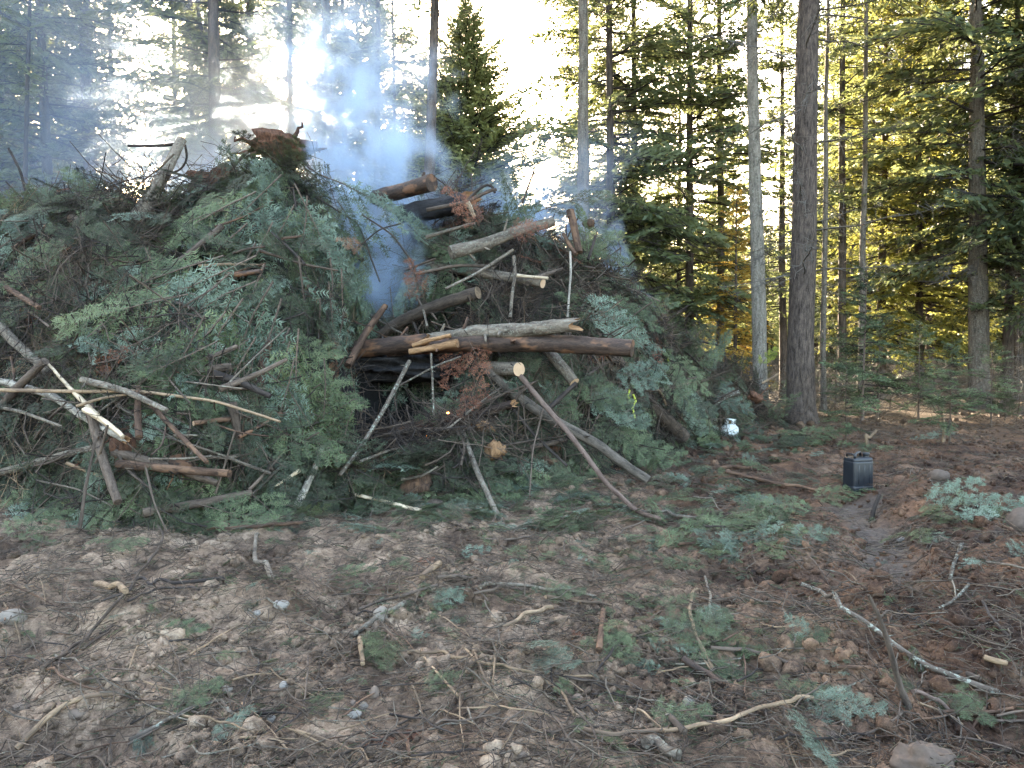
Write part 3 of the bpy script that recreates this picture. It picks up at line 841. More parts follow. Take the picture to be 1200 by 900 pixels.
def log(pts, wpx, mat, label, cat="log", name="log", off=.3, ends=None, cuts="", nz=.06, seg=14, group=None, stubs=0, taper=1.0, jag=0, P=None, step=.07, cutmat=None):
    """wpx = thickness in photo pixels at first/last point"""
    if P is None:
        if ends and min(ends) > 9.9 and pts[0][0] > 430 and pts[0][0] < 700 and max(q[1] for q in pts) < 345 and wpx is not None: ends = tuple(e_ - .75 for e_ in ends)
        P = poly(pts, off, ends)
    dep = (P - CAM) @ FWD
    w0, w1 = wpx if isinstance(wpx, tuple) else (wpx, wpx * taper)
    ra = np.interp(np.linspace(0, 1, len(P)), [0, 1], [w0, w1]) * dep / 906.0 / 2
    sd = (len(bpy.data.objects) * .7919) % 17
    Q, rr, s = resample(P, ra, step)
    r = np.random.RandomState(int(sd * 1000))
    if len(Q) > 4: Q[1:-1] += r.normal(0, .03, (len(Q) - 2, 3)) * rr[1:-1, None]
    V, f3, f4, ax = tube(Q, rr, seg, False, nz, seed=sd)
    if jag:                                               # splintered end: pull the rim out unevenly
        T = Q[-1] - Q[-2]; T /= np.linalg.norm(T)
        V[-seg:] += T[None] * (np.abs(r.normal(0, 1, seg)) * rr[-1] * jag)[:, None]
    mb = MB(); mb.add(V, None, f4, ax)
    o = link(name, mb.build(name, [mat], smooth=True))
    tag(o, label, cat, group)
    for endk, c in ((0, "a"), (-1, "b")):
        ring = V[:seg] if endk == 0 else V[-seg:]
        c0 = Q[endk]; T = (Q[0] - Q[1]) if endk == 0 else (Q[-1] - Q[-2]); T /= np.linalg.norm(T)
        rc = np.concatenate([ring + T * .003, [c0 + T * (.006 if not (jag and endk) else -rr[-1] * .6)]])
        loc = (rc - c0); u = ring[0] - c0; u /= np.linalg.norm(u); v_ = np.cross(T, u)
        ax2 = np.stack([loc @ u, loc @ v_, loc @ T], 1)
        jj = np.arange(seg); f = np.stack([jj, (jj + 1) % seg, np.full(seg, seg)], 1)
        cb = MB(); cb.add(rc, f, None, ax2)
        cutm = (cutmat or M_CUT) if c in cuts else mat
        co = link("cut_end" if c in cuts else "butt", cb.build("cut_end", [M_ORANGE if (jag and endk) else cutm]), o)
    for q in range(stubs):
        k = r.randint(1, len(Q) - 1); dirn = r.normal(0, 1, 3); T = Q[k] - Q[k - 1]; T /= np.linalg.norm(T); dirn -= T * (dirn @ T); dirn /= np.linalg.norm(dirn); dirn += T * .5
        L = r.uniform(.5, 2.2) * rr[k] + .02
        st = Q[k] + dirn * (rr[k] * .7 + np.linspace(0, L, 4)[:, None])
        V2, a3, a4, ax2 = tube(st, np.linspace(rr[k] * .28, rr[k] * .13, 4), 6, True, .1, seed=sd)
        sb = MB(); sb.add(V2, a3, a4, ax2); link("branch_stub", sb.build("branch_stub", [mat], smooth=True), o)
    return o

log([(455,408),(560,402),(641,402),(741,408)], (20, 21), M_BARKW, "long dark wet log sticking out furthest over the pile's slope", ends=(9.6, 8.6), cuts="b", nz=.10, stubs=6, seg=22, step=.04, cutmat=M_BARKW)
log([(500,400),(560,390),(610,387),(668,381)], (17, 17), M_BARKG, "lichen-spotted log with a splintered orange end resting above the dark wet log", ends=(9.5, 8.75), nz=.10, stubs=6, jag=.9, seg=22, step=.04)
log([(405,412),(450,406),(497,400)], (22, 19), M_BARKW, "torn-off dark trunk piece beside the smoking hollow", ends=(9.7, 9.35), nz=.09, stubs=1, jag=.8)
log([(480,412),(507,408),(536,402)], (7, 11), M_ORANGE, "freshly split orange slab of wood beside the smoking hollow", ends=(9.25, 9.1), nz=.25, name="split_wood", cat="split wood", seg=7)
log([(484,405),(505,398),(528,393)], (6, 4), M_ORANGE, "thin torn orange splinter above the split slab", ends=(9.25, 9.1), nz=.3, name="split_wood", cat="split wood", seg=6)
log([(440,398),(467,378),(512,358),(560,343)], (13, 15), M_BARK, "grey-brown log slanting up beside the smoke column", ends=(10.4, 9.6), cuts="b", nz=.05, stubs=3, cutmat=M_TAN)
log([(500,310),(560,320),(610,327),(636,332)], (12, 12), M_BARKG, "grey log with a pale sawn end pointing out of the upper slope", ends=(10.6, 9.7), cuts="b", nz=.05, stubs=3)
log([(606,323),(642,326)], (4, 4), M_SPLIT, "pale split strip on top of the sawn grey log", ends=(9.7, 9.6), name="split_wood", cat="split wood", nz=.2, seg=6)
log([(560,431),(585,432),(608,433)], (17, 17), M_BARKG, "short mossy grey log end just under the long dark log", ends=(9.6, 9.0), cuts="b", nz=.05)
log([(570,432),(600,460),(640,488),(700,520),(732,545),(760,563)], (13, 11), M_BLUE, "smooth smoke-grey log bending down to the ground", off=.22, cuts="", nz=.03, stubs=1)
log([(606,436),(640,477),(662,502),(684,530),(710,566),(747,600),(773,608)], (6.5, 5.5), M_PINK, "long pinkish peeled branch running down from the pile to the dirt", cat="branch", name="branch", off=.38, nz=.09, stubs=9, step=.05)
log([(636,405),(655,425),(673,448)], (13, 13), M_BARKG, "leaning grey log under the tip of the long dark log", ends=(9.5, 9.2), cuts="b", nz=.05)
log([(675,449),(660,463),(641,481)], (5, 6), M_TWIGD, "short dark branch crossing the pinkish branch", cat="branch", name="branch", ends=(8.9, 8.8), nz=.08, seg=8)
log([(722,420),(745,452),(765,478),(800,512)], (13, 18), M_BARK, "brown log leaning down at the far end beside the yellow ribbon", off=.25, nz=.06, stubs=4)
log([(688,466),(730,462),(765,457),(802,450)], (13, 12), M_BARKG, "grey log lying level behind the leaning brown log", off=.05, cuts="b", nz=.06, stubs=2, cutmat=M_BARKRD)
log([(445,505),(500,497),(550,488),(598,474)], (12, 9), M_BARKW, "rough half-burnt log across the mouth of the smoking hollow", off=.35, nz=.22, stubs=3, jag=1)
log([(440,512),(480,505),(534,503)], (6, 7), M_BARK, "splintered thin log below the half-burnt log", off=.35, nz=.25, stubs=1, jag=1)
log([(790,407),(776,392),(763,379)], (24, 17), M_CHAR, "charred log whose pink sawn face shows in the thin smoke", ends=(13.3, 12.4), cuts="b", nz=.04)
log([(752,404),(762,392),(764,381)], (5, 5), M_TWIGD, "dark stick propped over the pink sawn face", cat="stick", name="stick", ends=(12.3, 12.25), seg=7)
log([(760,403),(772,388),(779,376)], (5, 5), M_TWIGD, "dark forked stick beside the pink sawn face", cat="stick", name="stick", ends=(12.3, 12.2), seg=7)
log([(0,447),(60,463),(105,493),(145,514)], (9, 8), M_BARKP, "split grey log with white splinters at the near end of the pile", off=.4, nz=.18, stubs=2, jag=1.5)
log([(57,427),(82,455),(113,487)], (3, 7), M_SPLIT, "bright white splinter standing off the split grey log", off=.5, name="splinter", cat="splinter", nz=.3, seg=6)
log([(100,480),(125,495),(144,512)], (9, 5), M_SPLIT, "pale torn wood in the break of the split grey log", off=.5, name="splinter", cat="splinter", nz=.35, seg=7)
log([(-6,556),(67,535),(100,527),(135,522)], (9, 8), M_BARKG, "smooth grey log lying low at the near corner of the pile", off=.25, nz=.05, stubs=2)
log([(-6,457),(100,459),(160,458),(253,470),(328,494)], (5, 3), M_TAN, "long thin tan pole lying level across the slope", cat="pole", name="branch", off=.55, nz=.05, seg=7, step=.1)
log([(90,476),(120,466),(160,461)], (4, 3), M_TAN, "thin tan stick just below the level tan pole", cat="stick", name="stick", off=.55, seg=6)
log([(163,453),(161,480),(163,513)], (6, 9), M_BARKRD, "dark brown stub standing upright in front of the slash", cat="branch", name="branch_stub_upright", off=.5, nz=.15, seg=9, stubs=1)
log([(227,496),(277,490),(330,486)], (6, 7), M_BARKRD, "orange-brown stick lying level above the drooping greens", cat="stick", name="stick", off=.35, cuts="a", nz=.06, seg=9)
log([(208,497),(205,502),(202,509)], (15, 16), M_BARKG, "round sawn log end poking out low in the slash", ends=(9.6, 8.6), cuts="b", nz=.03)
log([(195,512),(250,530),(317,555)], (3.5, 4), M_BARKG, "thin grey stick below the round sawn end", cat="stick", name="stick", off=.4, seg=6, stubs=2)
log([(-8,373),(18,402),(57,436)], (13, 10), M_BARKG, "grey-brown log coming in high on the near end of the pile", off=.3, nz=.05)
log([(378,526),(368,552),(347,594)], (6, 9), M_BARKP, "pale birch-like stick leaning low against the pile", cat="stick", name="stick", off=.3, nz=.06, seg=9)
log([(351,551),(338,560),(322,570)], (5, 2), M_SPLIT, "small pale split stick beside the birch-like one", cat="stick", name="stick", off=.3, nz=.25, seg=6)
log([(213,164),(192,205),(178,228),(150,272)], (11, 19), M_BARKG, "grey snapped trunk jutting up above the near shoulder of the pile", ends=(11.0, 10.2), cuts="", nz=.06, stubs=4)
log([(150,171),(185,171),(214,168)], (2.5, 4), M_TWIGD, "thin dark twig crossing the jutting grey trunk", cat="twig", name="twig", ends=(11.2, 11.2), seg=6)
log([(217,170),(220,186),(212,200),(198,203)], (3, 2.5), M_TWIGD, "curved dark twig hooked on the jutting grey trunk", cat="twig", name="twig", ends=(11.2, 11.2), seg=6)
log([(10,174),(24,200),(30,225),(52,248),(80,270)], (3, 4), M_TWIGD, "dark bare branch rising against the haze above the near end", cat="branch", name="branch", ends=(11.6, 11.6), seg=6, stubs=3)
log([(7,213),(30,237),(56,258),(78,270)], (2, 3), M_TWIGD, "second dark bare branch fanning out above the near end", cat="branch", name="branch", ends=(11.6, 11.6), seg=6, stubs=2)
log([(-5,254),(45,238),(85,237),(130,240)], (2, 3), M_TWIGD, "dark bare branch lying level along the near crest", cat="branch", name="branch", ends=(11.5, 11.5), seg=6, stubs=3)
log([(165,226),(195,242),(222,252),(242,258)], (4, 6), M_TWIGD, "dark limb sloping away below the jutting grey trunk", cat="branch", name="branch", ends=(11.2, 11.2), seg=8, stubs=2)
log([(268,200),(278,190),(290,178)], (5, 3), M_BARKG, "short grey snag beside the uprooted root mass", cat="branch", name="branch", ends=(11.2, 11.2), seg=7)
log([(440,232),(470,224),(492,218),(506,214)], (17, 21), M_BARKW, "thick log with a dark weathered end on the smoky crest", ends=(11.9, 11.2), cuts="b", nz=.08, cutmat=M_BARKW, stubs=1)
log([(470,252),(510,243),(545,236)], (20, 24), M_CHAR, "broken charred trunk lying behind the twisted root on the crest", ends=(11.6, 11.1), cuts="b", nz=.2, cutmat=M_BARKW, jag=.7)
log([(500,246),(550,236),(575,222),(582,222)], (5, 4), M_BARK, "twisted root hooking over at the crest", cat="root", name="root", ends=(10.9, 10.9), seg=8, stubs=1)
log([(545,238),(560,222),(570,215),(579,217),(580,226)], (4, 3), M_TWIGD, "thin looped root above the charred trunk", cat="root", name="root", ends=(10.9, 10.9), seg=7)
log([(548,237),(553,245),(556,254)], (6, 4), M_SPLIT, "pale splinter behind the dead red bough", cat="splinter", name="splinter", ends=(10.8, 10.8), nz=.3, seg=6)
log([(500,278),(530,269),(556,262)], (5, 4), M_BARKG, "thin grey stick below the charred trunk", cat="stick", name="stick", ends=(11.0, 10.7), seg=7)
log([(528,296),(570,286),(603,272),(648,260)], (16, 11), M_BARKG, "long leaning grey log reaching up to the far crest", ends=(10.5, 11.0), nz=.06, stubs=6)
log([(668,247),(673,268),(679,296)], (9, 9), M_BARKRD, "orange-topped stub standing on the far crest", ends=(11.2, 11.0), cuts="a", nz=.12, stubs=1, cutmat=M_ORANGE)
log([(660,274),(668,288),(675,298)], (4, 6), M_BARKRD, "shorter reddish snag beside the orange-topped stub", cat="snag", name="snag", ends=(11.2, 11.0), seg=7)
log([(698,276),(694,290),(689,304)], (3, 4), M_TWIGD, "thin dark snag sticking up past the orange-topped stub", cat="snag", name="snag", ends=(11.4, 11.3), seg=6)
log([(626,200),(612,238)], (2, 3), M_TWIGD, "thin bare twig against the bright gap above the crest", cat="twig", name="twig", ends=(11.5, 11.5), seg=5)
log([(602,300),(604,320),(600,345),(598,372)], (4, 4), M_BARKG, "thin grey stem hanging down the upper slope", cat="stem", name="stick", ends=(9.8, 9.5), seg=6)
log([(668,295),(669,320),(667,345),(665,372)], (3, 3), M_BARKP, "thin pale stem standing among the boughs of the log side", cat="stem", name="stick", ends=(10.2, 9.8), seg=6)
log([(480,423),(450,480),(421,527),(398,557)], (5, 5), M_LICH, "lichen-crusted stick crossing in front of the smoking hollow", cat="stick", name="stick", ends=(8.7, 7.9), seg=8, stubs=5, nz=.1)
log([(505,414),(507,450),(508,487)], (3, 2.5), M_LICH, "thin lichened stem hanging before the dark hollow", cat="stem", name="stick", ends=(8.7, 8.6), seg=6, stubs=3)
log([(468,452),(490,440),(512,428),(540,418)], (2.5, 2.5), M_LICH, "fine lichened twig arching over the dark hollow", cat="twig", name="twig", ends=(8.7, 8.7), seg=5)
log([(417,580),(445,586),(470,593),(493,598)], (4, 5), M_SPLIT, "pale split stick lying flat at the foot of the hollow", cat="stick", name="stick", off=.08, nz=.25, seg=7)
log([(540,546),(545,520),(533,502)], (4, 3), M_TWIG, "short brown twig standing by the rotten orange stump", cat="twig", name="twig", off=.3, seg=6)
log([(828,497),(832,478),(850,464),(866,460)], (5, 7), M_LICH, "arched pale root over the white gas cylinder", cat="root", name="root", ends=(13.6, 13.6), seg=8)
log([(893,449),(903,444),(912,438)], (3, 3), M_TAN, "short tan twig by the yellow bush", cat="twig", name="twig", ends=(13.6, 13.6), seg=6)
log([(760,408),(790,404),(815,399),(845,405)], (3, 2), M_TWIGD, "thin dark branch reaching from the far slope past the sawn face", cat="branch", name="branch", ends=(12.5, 12.8), seg=6, stubs=4)
log([(785,392),(810,418),(832,438)], (3, 2), M_TWIGD, "thin dark branch falling down the far slope", cat="branch", name="branch", ends=(12.6, 12.9), seg=6, stubs=3)
log([(752,435),(780,426),(812,412)], (3, 2.5), M_TWIG, "grey-brown stick on the far slope above the level grey log", cat="stick", name="stick", off=.4, seg=6)
log([(715,505),(735,492),(757,480)], (5, 5), M_BARK, "short brown stick under the level grey log", cat="stick", name="stick", off=.2, seg=7)
log([(673,512),(720,492),(752,470)], (4, 3), M_BARKG, "thin grey stick leaning under the brown log", cat="stick", name="stick", off=.2, seg=7)
log([(765,452),(775,460),(781,475)], (3, 3), M_TAN, "pale hooked twig over the level grey log", cat="twig", name="twig", off=.45, seg=6)
log([(370,230),(400,250),(420,262),(445,330)], (2, 2), M_TWIGD, "fine dark twig arching through the smoke", cat="twig", name="twig", ends=(10.5, 10.2), seg=5, stubs=3)
log([(425,252),(460,275),(485,310),(490,340)], (2, 3), M_TWIGD, "bare dark twig curving down in front of the smoke", cat="twig", name="twig", ends=(10.0, 10.0), seg=5, stubs=5)
log([(420,290),(445,268),(470,262)], (2, 1.6), M_TWIGD, "small bare twig in front of the smoke column", cat="twig", name="twig", ends=(9.9, 9.9), seg=5, stubs=3)
log([(310,210),(345,235),(380,268),(425,305)], (4, 6), M_TWIGD, "dark limb showing through the drooping boughs", cat="branch", name="branch", ends=(10.5, 10.2), seg=7, stubs=3)

r = np.random.RandomState(414); cnt = 0
while cnt < 110:
    px, py = r.uniform(-10, 870), r.uniform(215, 600)
    d = hit(px, py, default=-1)
    if d < 3 or d > 15 or in_cave(px, py) or (px > 790 and py > 420): continue
    p = at(px, py, d)
    if heap(p[0], p[1]) < .15: continue
    thick = r.choice([0, 0, 0, 1]) ; L = r.uniform(35, 110) * (1.2 if thick else 1)
    a = r.normal(0, .7) if r.rand() < .75 else r.uniform(0, 3.14)
    dx, dy = math.cos(a) * L / 2, math.sin(a) * L / 2
    w_ = r.uniform(6, 12) if thick else r.uniform(2, 4.5)
    mt, ad = ((M_BARK, "rough brown"), (M_BARKG, "grey"), (M_TWIG, "dull brown"), (M_TWIGD, "dark"), (M_BARKRD, "reddish"), (M_BARKW, "dark wet"), (M_TAN, "peeled tan"), (M_LICH, "lichened"))[r.choice(8, p=[.22, .2, .18, .17, .1, .08, .02, .03])]
    pa, pb = (px - dx, py - dy), (px + dx, py + dy)
    ha, hb = hit(*pa, default=99), hit(*pb, default=99)
    if ha > 20 or hb > 20: continue
    tipl = r.uniform(-.2, .6)
    kd = "log" if thick else "stick"
    mid = (px + r.normal(0, 3), py + r.normal(0, 3))
    log([pa, mid, pb], (w_, w_ * r.uniform(.5, .9)), mt, uniq(f"{ad} {kd}", px, py, LM), kd, kd, ends=(ha - .30, min(hb, ha + 1) - tipl - .15), nz=.1, seg=10 if thick else 7, stubs=int(r.randint(0, 5)), cuts="b" if thick and r.rand() < .15 else "", group="loose " + kd + "s in the burn pile")
    cnt += 1
# rotten chunks, root masses, stump
def lump(px, py, wpx, hpx, mat, label, cat, name, dist=None, off=.1, seed=0, spikes=0, rot=0, sub=3, rough=.28, depth=1.0, surf=S):
    d = (dist if dist is not None else hit(px, py, surf)) - off
    p = at(px, py, d)
    bpy_bm = ico(sub)
    V, f3 = bpy_bm
    sx, sz = wpx * d / 1812.0, hpx * d / 1812.0
    sy = (sx + sz) / 2 * depth
    q = V * (1 + rough * n3(V * 1.6 + seed * 3.3, 1)[:, None] + rough * .5 * n3(V * 4.1 + seed, 1)[:, None] + rough * .3 * n3(V * 9 + seed, 1)[:, None])
    q = q * [sx, sy, sz]
    c, s_ = math.cos(R(rot)), math.sin(R(rot))
    q = np.stack([q[:, 0] * c - q[:, 2] * s_, q[:, 1], q[:, 0] * s_ + q[:, 2] * c], 1)
    mb = MB(); mb.add(q, f3, None, q + seed)
    o = link(name, mb.build(name, [mat], smooth=True), loc=p); tag(o, label, cat)
    r = np.random.RandomState(seed + 40)
    for k in range(spikes):
        a = r.uniform(0, 2 * math.pi); dr = np.array([math.cos(a), -.2 + r.normal(0, .4), math.sin(a)])
        st = dr * [sx, sy, sz] * .7
        L = max(sx, sz) * r.uniform(.4, 1.3)
        Pp = st + dr * L * np.linspace(0, 1, 6)[:, None] + r.normal(0, .04 * L, (6, 3)) * np.linspace(0, 1, 6)[:, None] * 2
        V2, a3, a4, ax2 = tube(Pp, np.linspace(.03, .008, 6) * (sx / .3), 6, True)
        b2 = MB(); b2.add(V2, a3, a4, ax2 + seed); link("root", b2.build("root", [mat], smooth=True), o)
    return o
_ico = {}
def ico(sub):
    if sub in _ico: return _ico[sub]
    import bmesh
    bm = bmesh.new(); bmesh.ops.create_icosphere(bm, subdivisions=sub, radius=1.0)
    V = np.array([v.co[:] for v in bm.verts]); Fc = np.array([[v.index for v in f.verts] for f in bm.faces]); bm.free()
    _ico[sub] = (V, Fc); return V, Fc
lump(330,172,66,34, M_ROT, "uprooted reddish root mass silhouetted on the crest", "root mass", "root_mass", dist=11.9, seed=3, spikes=9, sub=4, rough=.45)
lump(255,212,62,30, M_ROT, "rotten red-brown root mass beside the drooping fir top", "root mass", "root_mass", dist=11.6, seed=5, spikes=6, sub=4, rough=.5)
lump(92,262,36,18, M_BARKRD, "small brown clod of roots on the near crest", "root mass", "root_mass", dist=11.6, seed=8, spikes=4, rough=.4)
lump(150,535,34,38, M_ROT, "torn brown root ball under the upright dark stub", "root mass", "root_mass", off=.15, seed=9, spikes=9, sub=4, rough=.5)
lump(210,545,28,22, M_BARKW, "dark lump of roots and soil below the grey stick", "root mass", "root_mass", off=.12, seed=12, spikes=5, rough=.4)
lump(580,528,25,22, M_ORANGE, "rotten orange stump piece low on the pile", "stump", "stump_piece", off=.3, seed=14, spikes=2, rough=.4)
lump(487,570,36,24, M_BARKRD, "weathered brown chunk of rotten wood at the foot of the pile", "wood chunk", "wood_chunk", off=.15, seed=16, rot=20, rough=.35)
lump(510,590,20,10, M_BARK, "small brown wood chunk next to the weathered chunk", "wood chunk", "wood_chunk", off=.05, seed=17, rough=.35)
lump(568,500,22,16, M_ORANGE, "broken orange wood chip pile under the half-burnt log", "wood chunk", "wood_chunk", off=.3, seed=19, rough=.5)
lump(640,540,26,10, M_BARKRD, "reddish bark slab lying on the lower greens", "bark slab", "bark_slab", off=.1, seed=20, rough=.4)
lump(885,465,20,11, M_ROT, "red-brown root clump at the far tip of the pile", "root mass", "root_mass", dist=13.7, seed=22, spikes=5, rough=.5)
lump(690,262,14,10, M_BARKRD, "little reddish knot by the orange-topped stub", "wood chunk", "wood_chunk", dist=11.3, seed=23, rough=.4)

o = lump(470, 428, 190, 34, M_CHAR, "dark overhanging mat of slash added to shade the smoking hollow", "", "shade_slash", dist=10.2, off=0, seed=71, rough=.45, sub=4, depth=1.1); o["kind"] = "stuff"  # overhang added to keep the hollow dark
o = lump(385, 470, 60, 110, M_CHAR, "dark slash added to shade the near side of the smoking hollow", "", "shade_slash", dist=9.9, off=0, seed=73, rough=.5, sub=4, depth=.8); o["kind"] = "stuff"  # second dark mass added for shade in the hollow
# ground sticks
def gstick(pts, w, mat, label, name="stick", cat="stick", lift=.010, stubs=0, nz=.09, group=None, surf=None):
    sf = surf or S
    P = []
    Q = np.array(pts, float)
    seg = np.concatenate([[0], np.cumsum(np.hypot(*np.diff(Q, axis=0).T))]); n = max(len(Q), int(seg[-1] / 9) + 2)
    t = np.linspace(0, seg[-1], n)
    for px, py in zip(np.interp(t, seg, Q[:, 0]), np.interp(t, seg, Q[:, 1])):
        P.append(at(px, py, hit(px, py, sf)))
    P = np.array(P)
    # a stiff stick bridges hollows: smooth its height, keep it on the high spots
    z = P[:, 2].copy(); rad = np.mean(w) * ((P - CAM) @ FWD).mean() / 1812.0
    zs = z.copy()
    for _ in range(6):
        zs[1:-1] = .25 * zs[:-2] + .5 * zs[1:-1] + .25 * zs[2:]
        zs = np.maximum(zs, z)
    P[:, 2] = zs + rad * .75 + lift + .022
    return log(None, w, mat, label, cat, name, P=P, seg=8, nz=nz, stubs=stubs, step=.03, group=group)
GS = [
 ([(50,792),(100,760),(133,718),(167,680),(193,637),(183,617)],(5,3),M_TWIG,"long thin forked branch crossing the dirt diagonally","branch",4),
 ([(97,770),(110,758),(128,748)],(3,3),M_TWIG,"short fork of the long diagonal branch","twig",1),
 ([(20,888),(50,857),(77,835),(110,824),(132,824)],(8,6),M_TAN,"curved tan peeled stick with side shoots in the nearest dirt","stick",3),
 ([(153,877),(197,857),(227,838),(257,833),(273,847)],(6,4),M_LICH,"arching lichened stick beside the curved tan stick","stick",4),
 ([(303,632),(299,645),(298,665),(318,685)],(4,7),M_BARKG,"grey hooked stick standing out of the dirt below the greens","stick",1),
 ([(243,627),(300,623),(360,618)],(4,5),M_BARKRD,"straight reddish stick on the edge of the green litter","stick",1),
 ([(113,692),(130,697),(147,702)],(8,8),M_TAN,"short thick tan stick half sunk in the dirt","stick",0),
 ([(120,712),(167,695),(213,690),(262,685)],(3,5),M_TWIGD,"dark branching twig lying behind the diagonal branch","branch",5),
 ([(150,712),(190,697),(233,698)],(3,3),M_TWIGD,"thin dark twig under the dark branching twig","twig",1),
 ([(75,812),(110,802),(145,812)],(3,2),M_TWIG,"small brown twig above the curved tan stick","twig",2),
 ([(123,852),(140,843),(160,838)],(3,2),M_TWIG,"tiny slanting twig between the curved and the lichened stick","twig",0),
 ([(232,620),(270,612),(310,606)],(4,4),M_BARK,"brown stick tucked under the green litter edge","stick",1),
 ([(412,755),(440,735),(475,715)],(7,7),M_BARKG,"thick grey stick just under the pale oval stone","stick",1),
 ([(422,757),(423,770),(425,787)],(7,6),M_TAN,"short tan stub standing beside the drooping green bough","stick",0),
 ([(420,722),(467,707),(513,693)],(4,4),M_BARK,"brown stick behind the pale oval stone","stick",2),
 ([(563,695),(607,693),(653,700),(697,706)],(5,4),M_BARKG,"straight grey stick, upper one of the crossed pair at centre","stick",3),
 ([(553,703),(580,699),(620,697)],(4,3),M_TWIG,"brown stick touching the straight grey pair","stick",1),
 ([(640,707),(673,712),(717,717)],(5,3),M_TAN,"tan stick, lower one of the crossed pair at centre","stick",1),
 ([(590,742),(620,730),(647,719)],(4,6),M_TAN,"stout tan stick lying over bright chips","stick",1),
 ([(467,775),(510,775),(550,783),(600,793),(633,803),(653,820),(673,847)],(4,4),M_TAN,"long pale wavy branch passing the pale glaucous sprig","branch",7),
 ([(497,778),(515,800),(537,825)],(3,3),M_TAN,"thin straight pale twig crossing the wavy branch","twig",0),
 ([(707,723),(705,745),(702,772)],(6,9),M_BARKRD,"thick brown stub sticking up out of the dirt","stick",0),
 ([(683,865),(720,873),(760,870),(800,865),(850,857),(900,838),(953,828)],(6,5),M_TAN,"long stout tan branch lying across the nearest dirt","branch",3),
 ([(495,685),(505,676),(515,668)],(8,8),M_TAN,"short thick stub near the red bark scrap","stick",0),
 ([(512,684),(530,683),(548,685)],(5,5),M_BARK,"short brown stick beside the thick stub","stick",0),
 ([(647,848),(663,873),(680,897)],(3,5),M_TWIG,"brown root running down toward the camera","root",2),
 ([(582,763),(579,790),(578,810)],(3,2),M_TAN,"pale upright twig left of the glaucous sprig","twig",1),
 ([(740,602),(770,608),(815,612)],(3,4),M_BARKG,"grey stick near the foot of the pinkish branch","stick",1),
 ([(775,845),(788,856),(802,870)],(9,9),M_BARK,"thick brown stick end beside the dark hollow","stick",0),
 ([(757,885),(775,893),(795,899)],(14,14),M_BARKG,"thick tan-grey log end at the very bottom","log",0),
 ([(700,795),(727,760),(745,744)],(3,5),M_TWIGD,"dark leaning twig with a pale broken top","twig",1),
 ([(466,868),(473,882),(480,897)],(5,5),M_BARKRD,"short red bark strip standing at the bottom edge","bark strip",0),
 ([(640,787),(680,786),(705,782)],(3,2),M_TWIG,"thin straight twig above the tan branch","twig",0),
 ([(660,800),(672,803),(695,801)],(3,3),M_TAN,"small tan twig below the straight twig","twig",1),
 ([(820,698),(807,723),(817,760),(835,793)],(3,6),M_TAN,"bent bright tan stick standing up beside the green clump","stick",1),
 ([(826,682),(833,710),(831,733)],(3,3),M_BARKG,"thin grey twig behind the bent tan stick","twig",1),
 ([(940,692),(967,710),(1007,733),(1050,767),(1083,790),(1127,807),(1170,822)],(5,8),M_LICH,"long lichen-covered branch slanting over the red soil","branch",9),
 ([(1110,800),(1130,797),(1148,806)],(7,7),M_BARK,"short brown stick behind the lichen-covered branch","stick",0),
 ([(1098,845),(1153,845),(1187,839)],(5,4),M_BARKRD,"reddish stick below the lichen-covered branch","stick",1),
 ([(1070,820),(1100,832),(1118,850)],(5,5),M_PINK,"pinkish stick among the fresh green sprigs","stick",0),
 ([(795,644),(820,643),(838,644)],(4,3),M_BARKRD,"reddish stick beside the green carpet","stick",0),
 ([(795,622),(840,623),(892,623)],(3,2),M_TWIGD,"thin dark stick over the green carpet","twig",0),
 ([(833,768),(873,772),(910,780),(935,792)],(5,5),M_BARK,"dark brown stick behind the long tan branch","stick",2),
 ([(975,792),(995,791),(1017,792)],(4,5),M_BARKRD,"short reddish stick near the dark upright stick","stick",0),
 ([(1127,643),(1118,667),(1113,687)],(5,4),M_LICH,"pale lichened twig on the red soil bank","twig",3),
 ([(1107,742),(1143,757),(1183,767)],(3,2),M_TWIG,"thin twig across the red soil bank","twig",1),
 ([(1148,705),(1160,733),(1183,755)],(3,4),M_TWIGD,"curved dark twig at the edge of the red soil bank","twig",0),
 ([(800,782),(820,797),(847,813)],(9,8),M_BARKW,"thick dark stick sunk beside the green clump","stick",0),
 ([(1153,780),(1165,785),(1178,787)],(7,7),M_TAN,"stubby tan stick by the red soil bank","stick",0),
 ([(850,557),(900,570),(960,580)],(5,4),M_BARKRD,"long reddish stick leading toward the black jerry can","stick",2),
 ([(835,553),(860,552),(880,553)],(5,4),M_BARKRD,"short reddish bark piece behind the long reddish stick","stick",0),
 ([(703,640),(725,632),(760,612)],(2,2),M_TWIG,"fine twig under the end of the pinkish branch","twig",1),
 ([(1005,875),(1040,861),(1058,843)],(3,3),M_TWIG,"thin brown twig over the dirty boulder","twig",1),
 ([(85,588),(92,602),(100,612)],(7,7),M_BARKG,"short grey stick at the foot of the pile","stick",0),
 ([(560,636),(590,640),(622,634)],(3,3),M_TWIG,"thin twig in the middle of the trampled greens","twig",1),
 ([(1155,665),(1175,668),(1200,673)],(3,3),M_BARKG,"grey twig beside the tan clay bank","twig",0),
 ([(1100,720),(1118,712),(1135,692)],(3,4),M_LICH,"lichened twig forked on the red soil","twig",2),
]
for pts, w_, m_, lab, cat, st in GS:
    w_ = tuple(q * .95 for q in w_)
    gstick(pts, w_, m_, lab, name=cat.replace(" ", "_"), cat=cat, stubs=st)
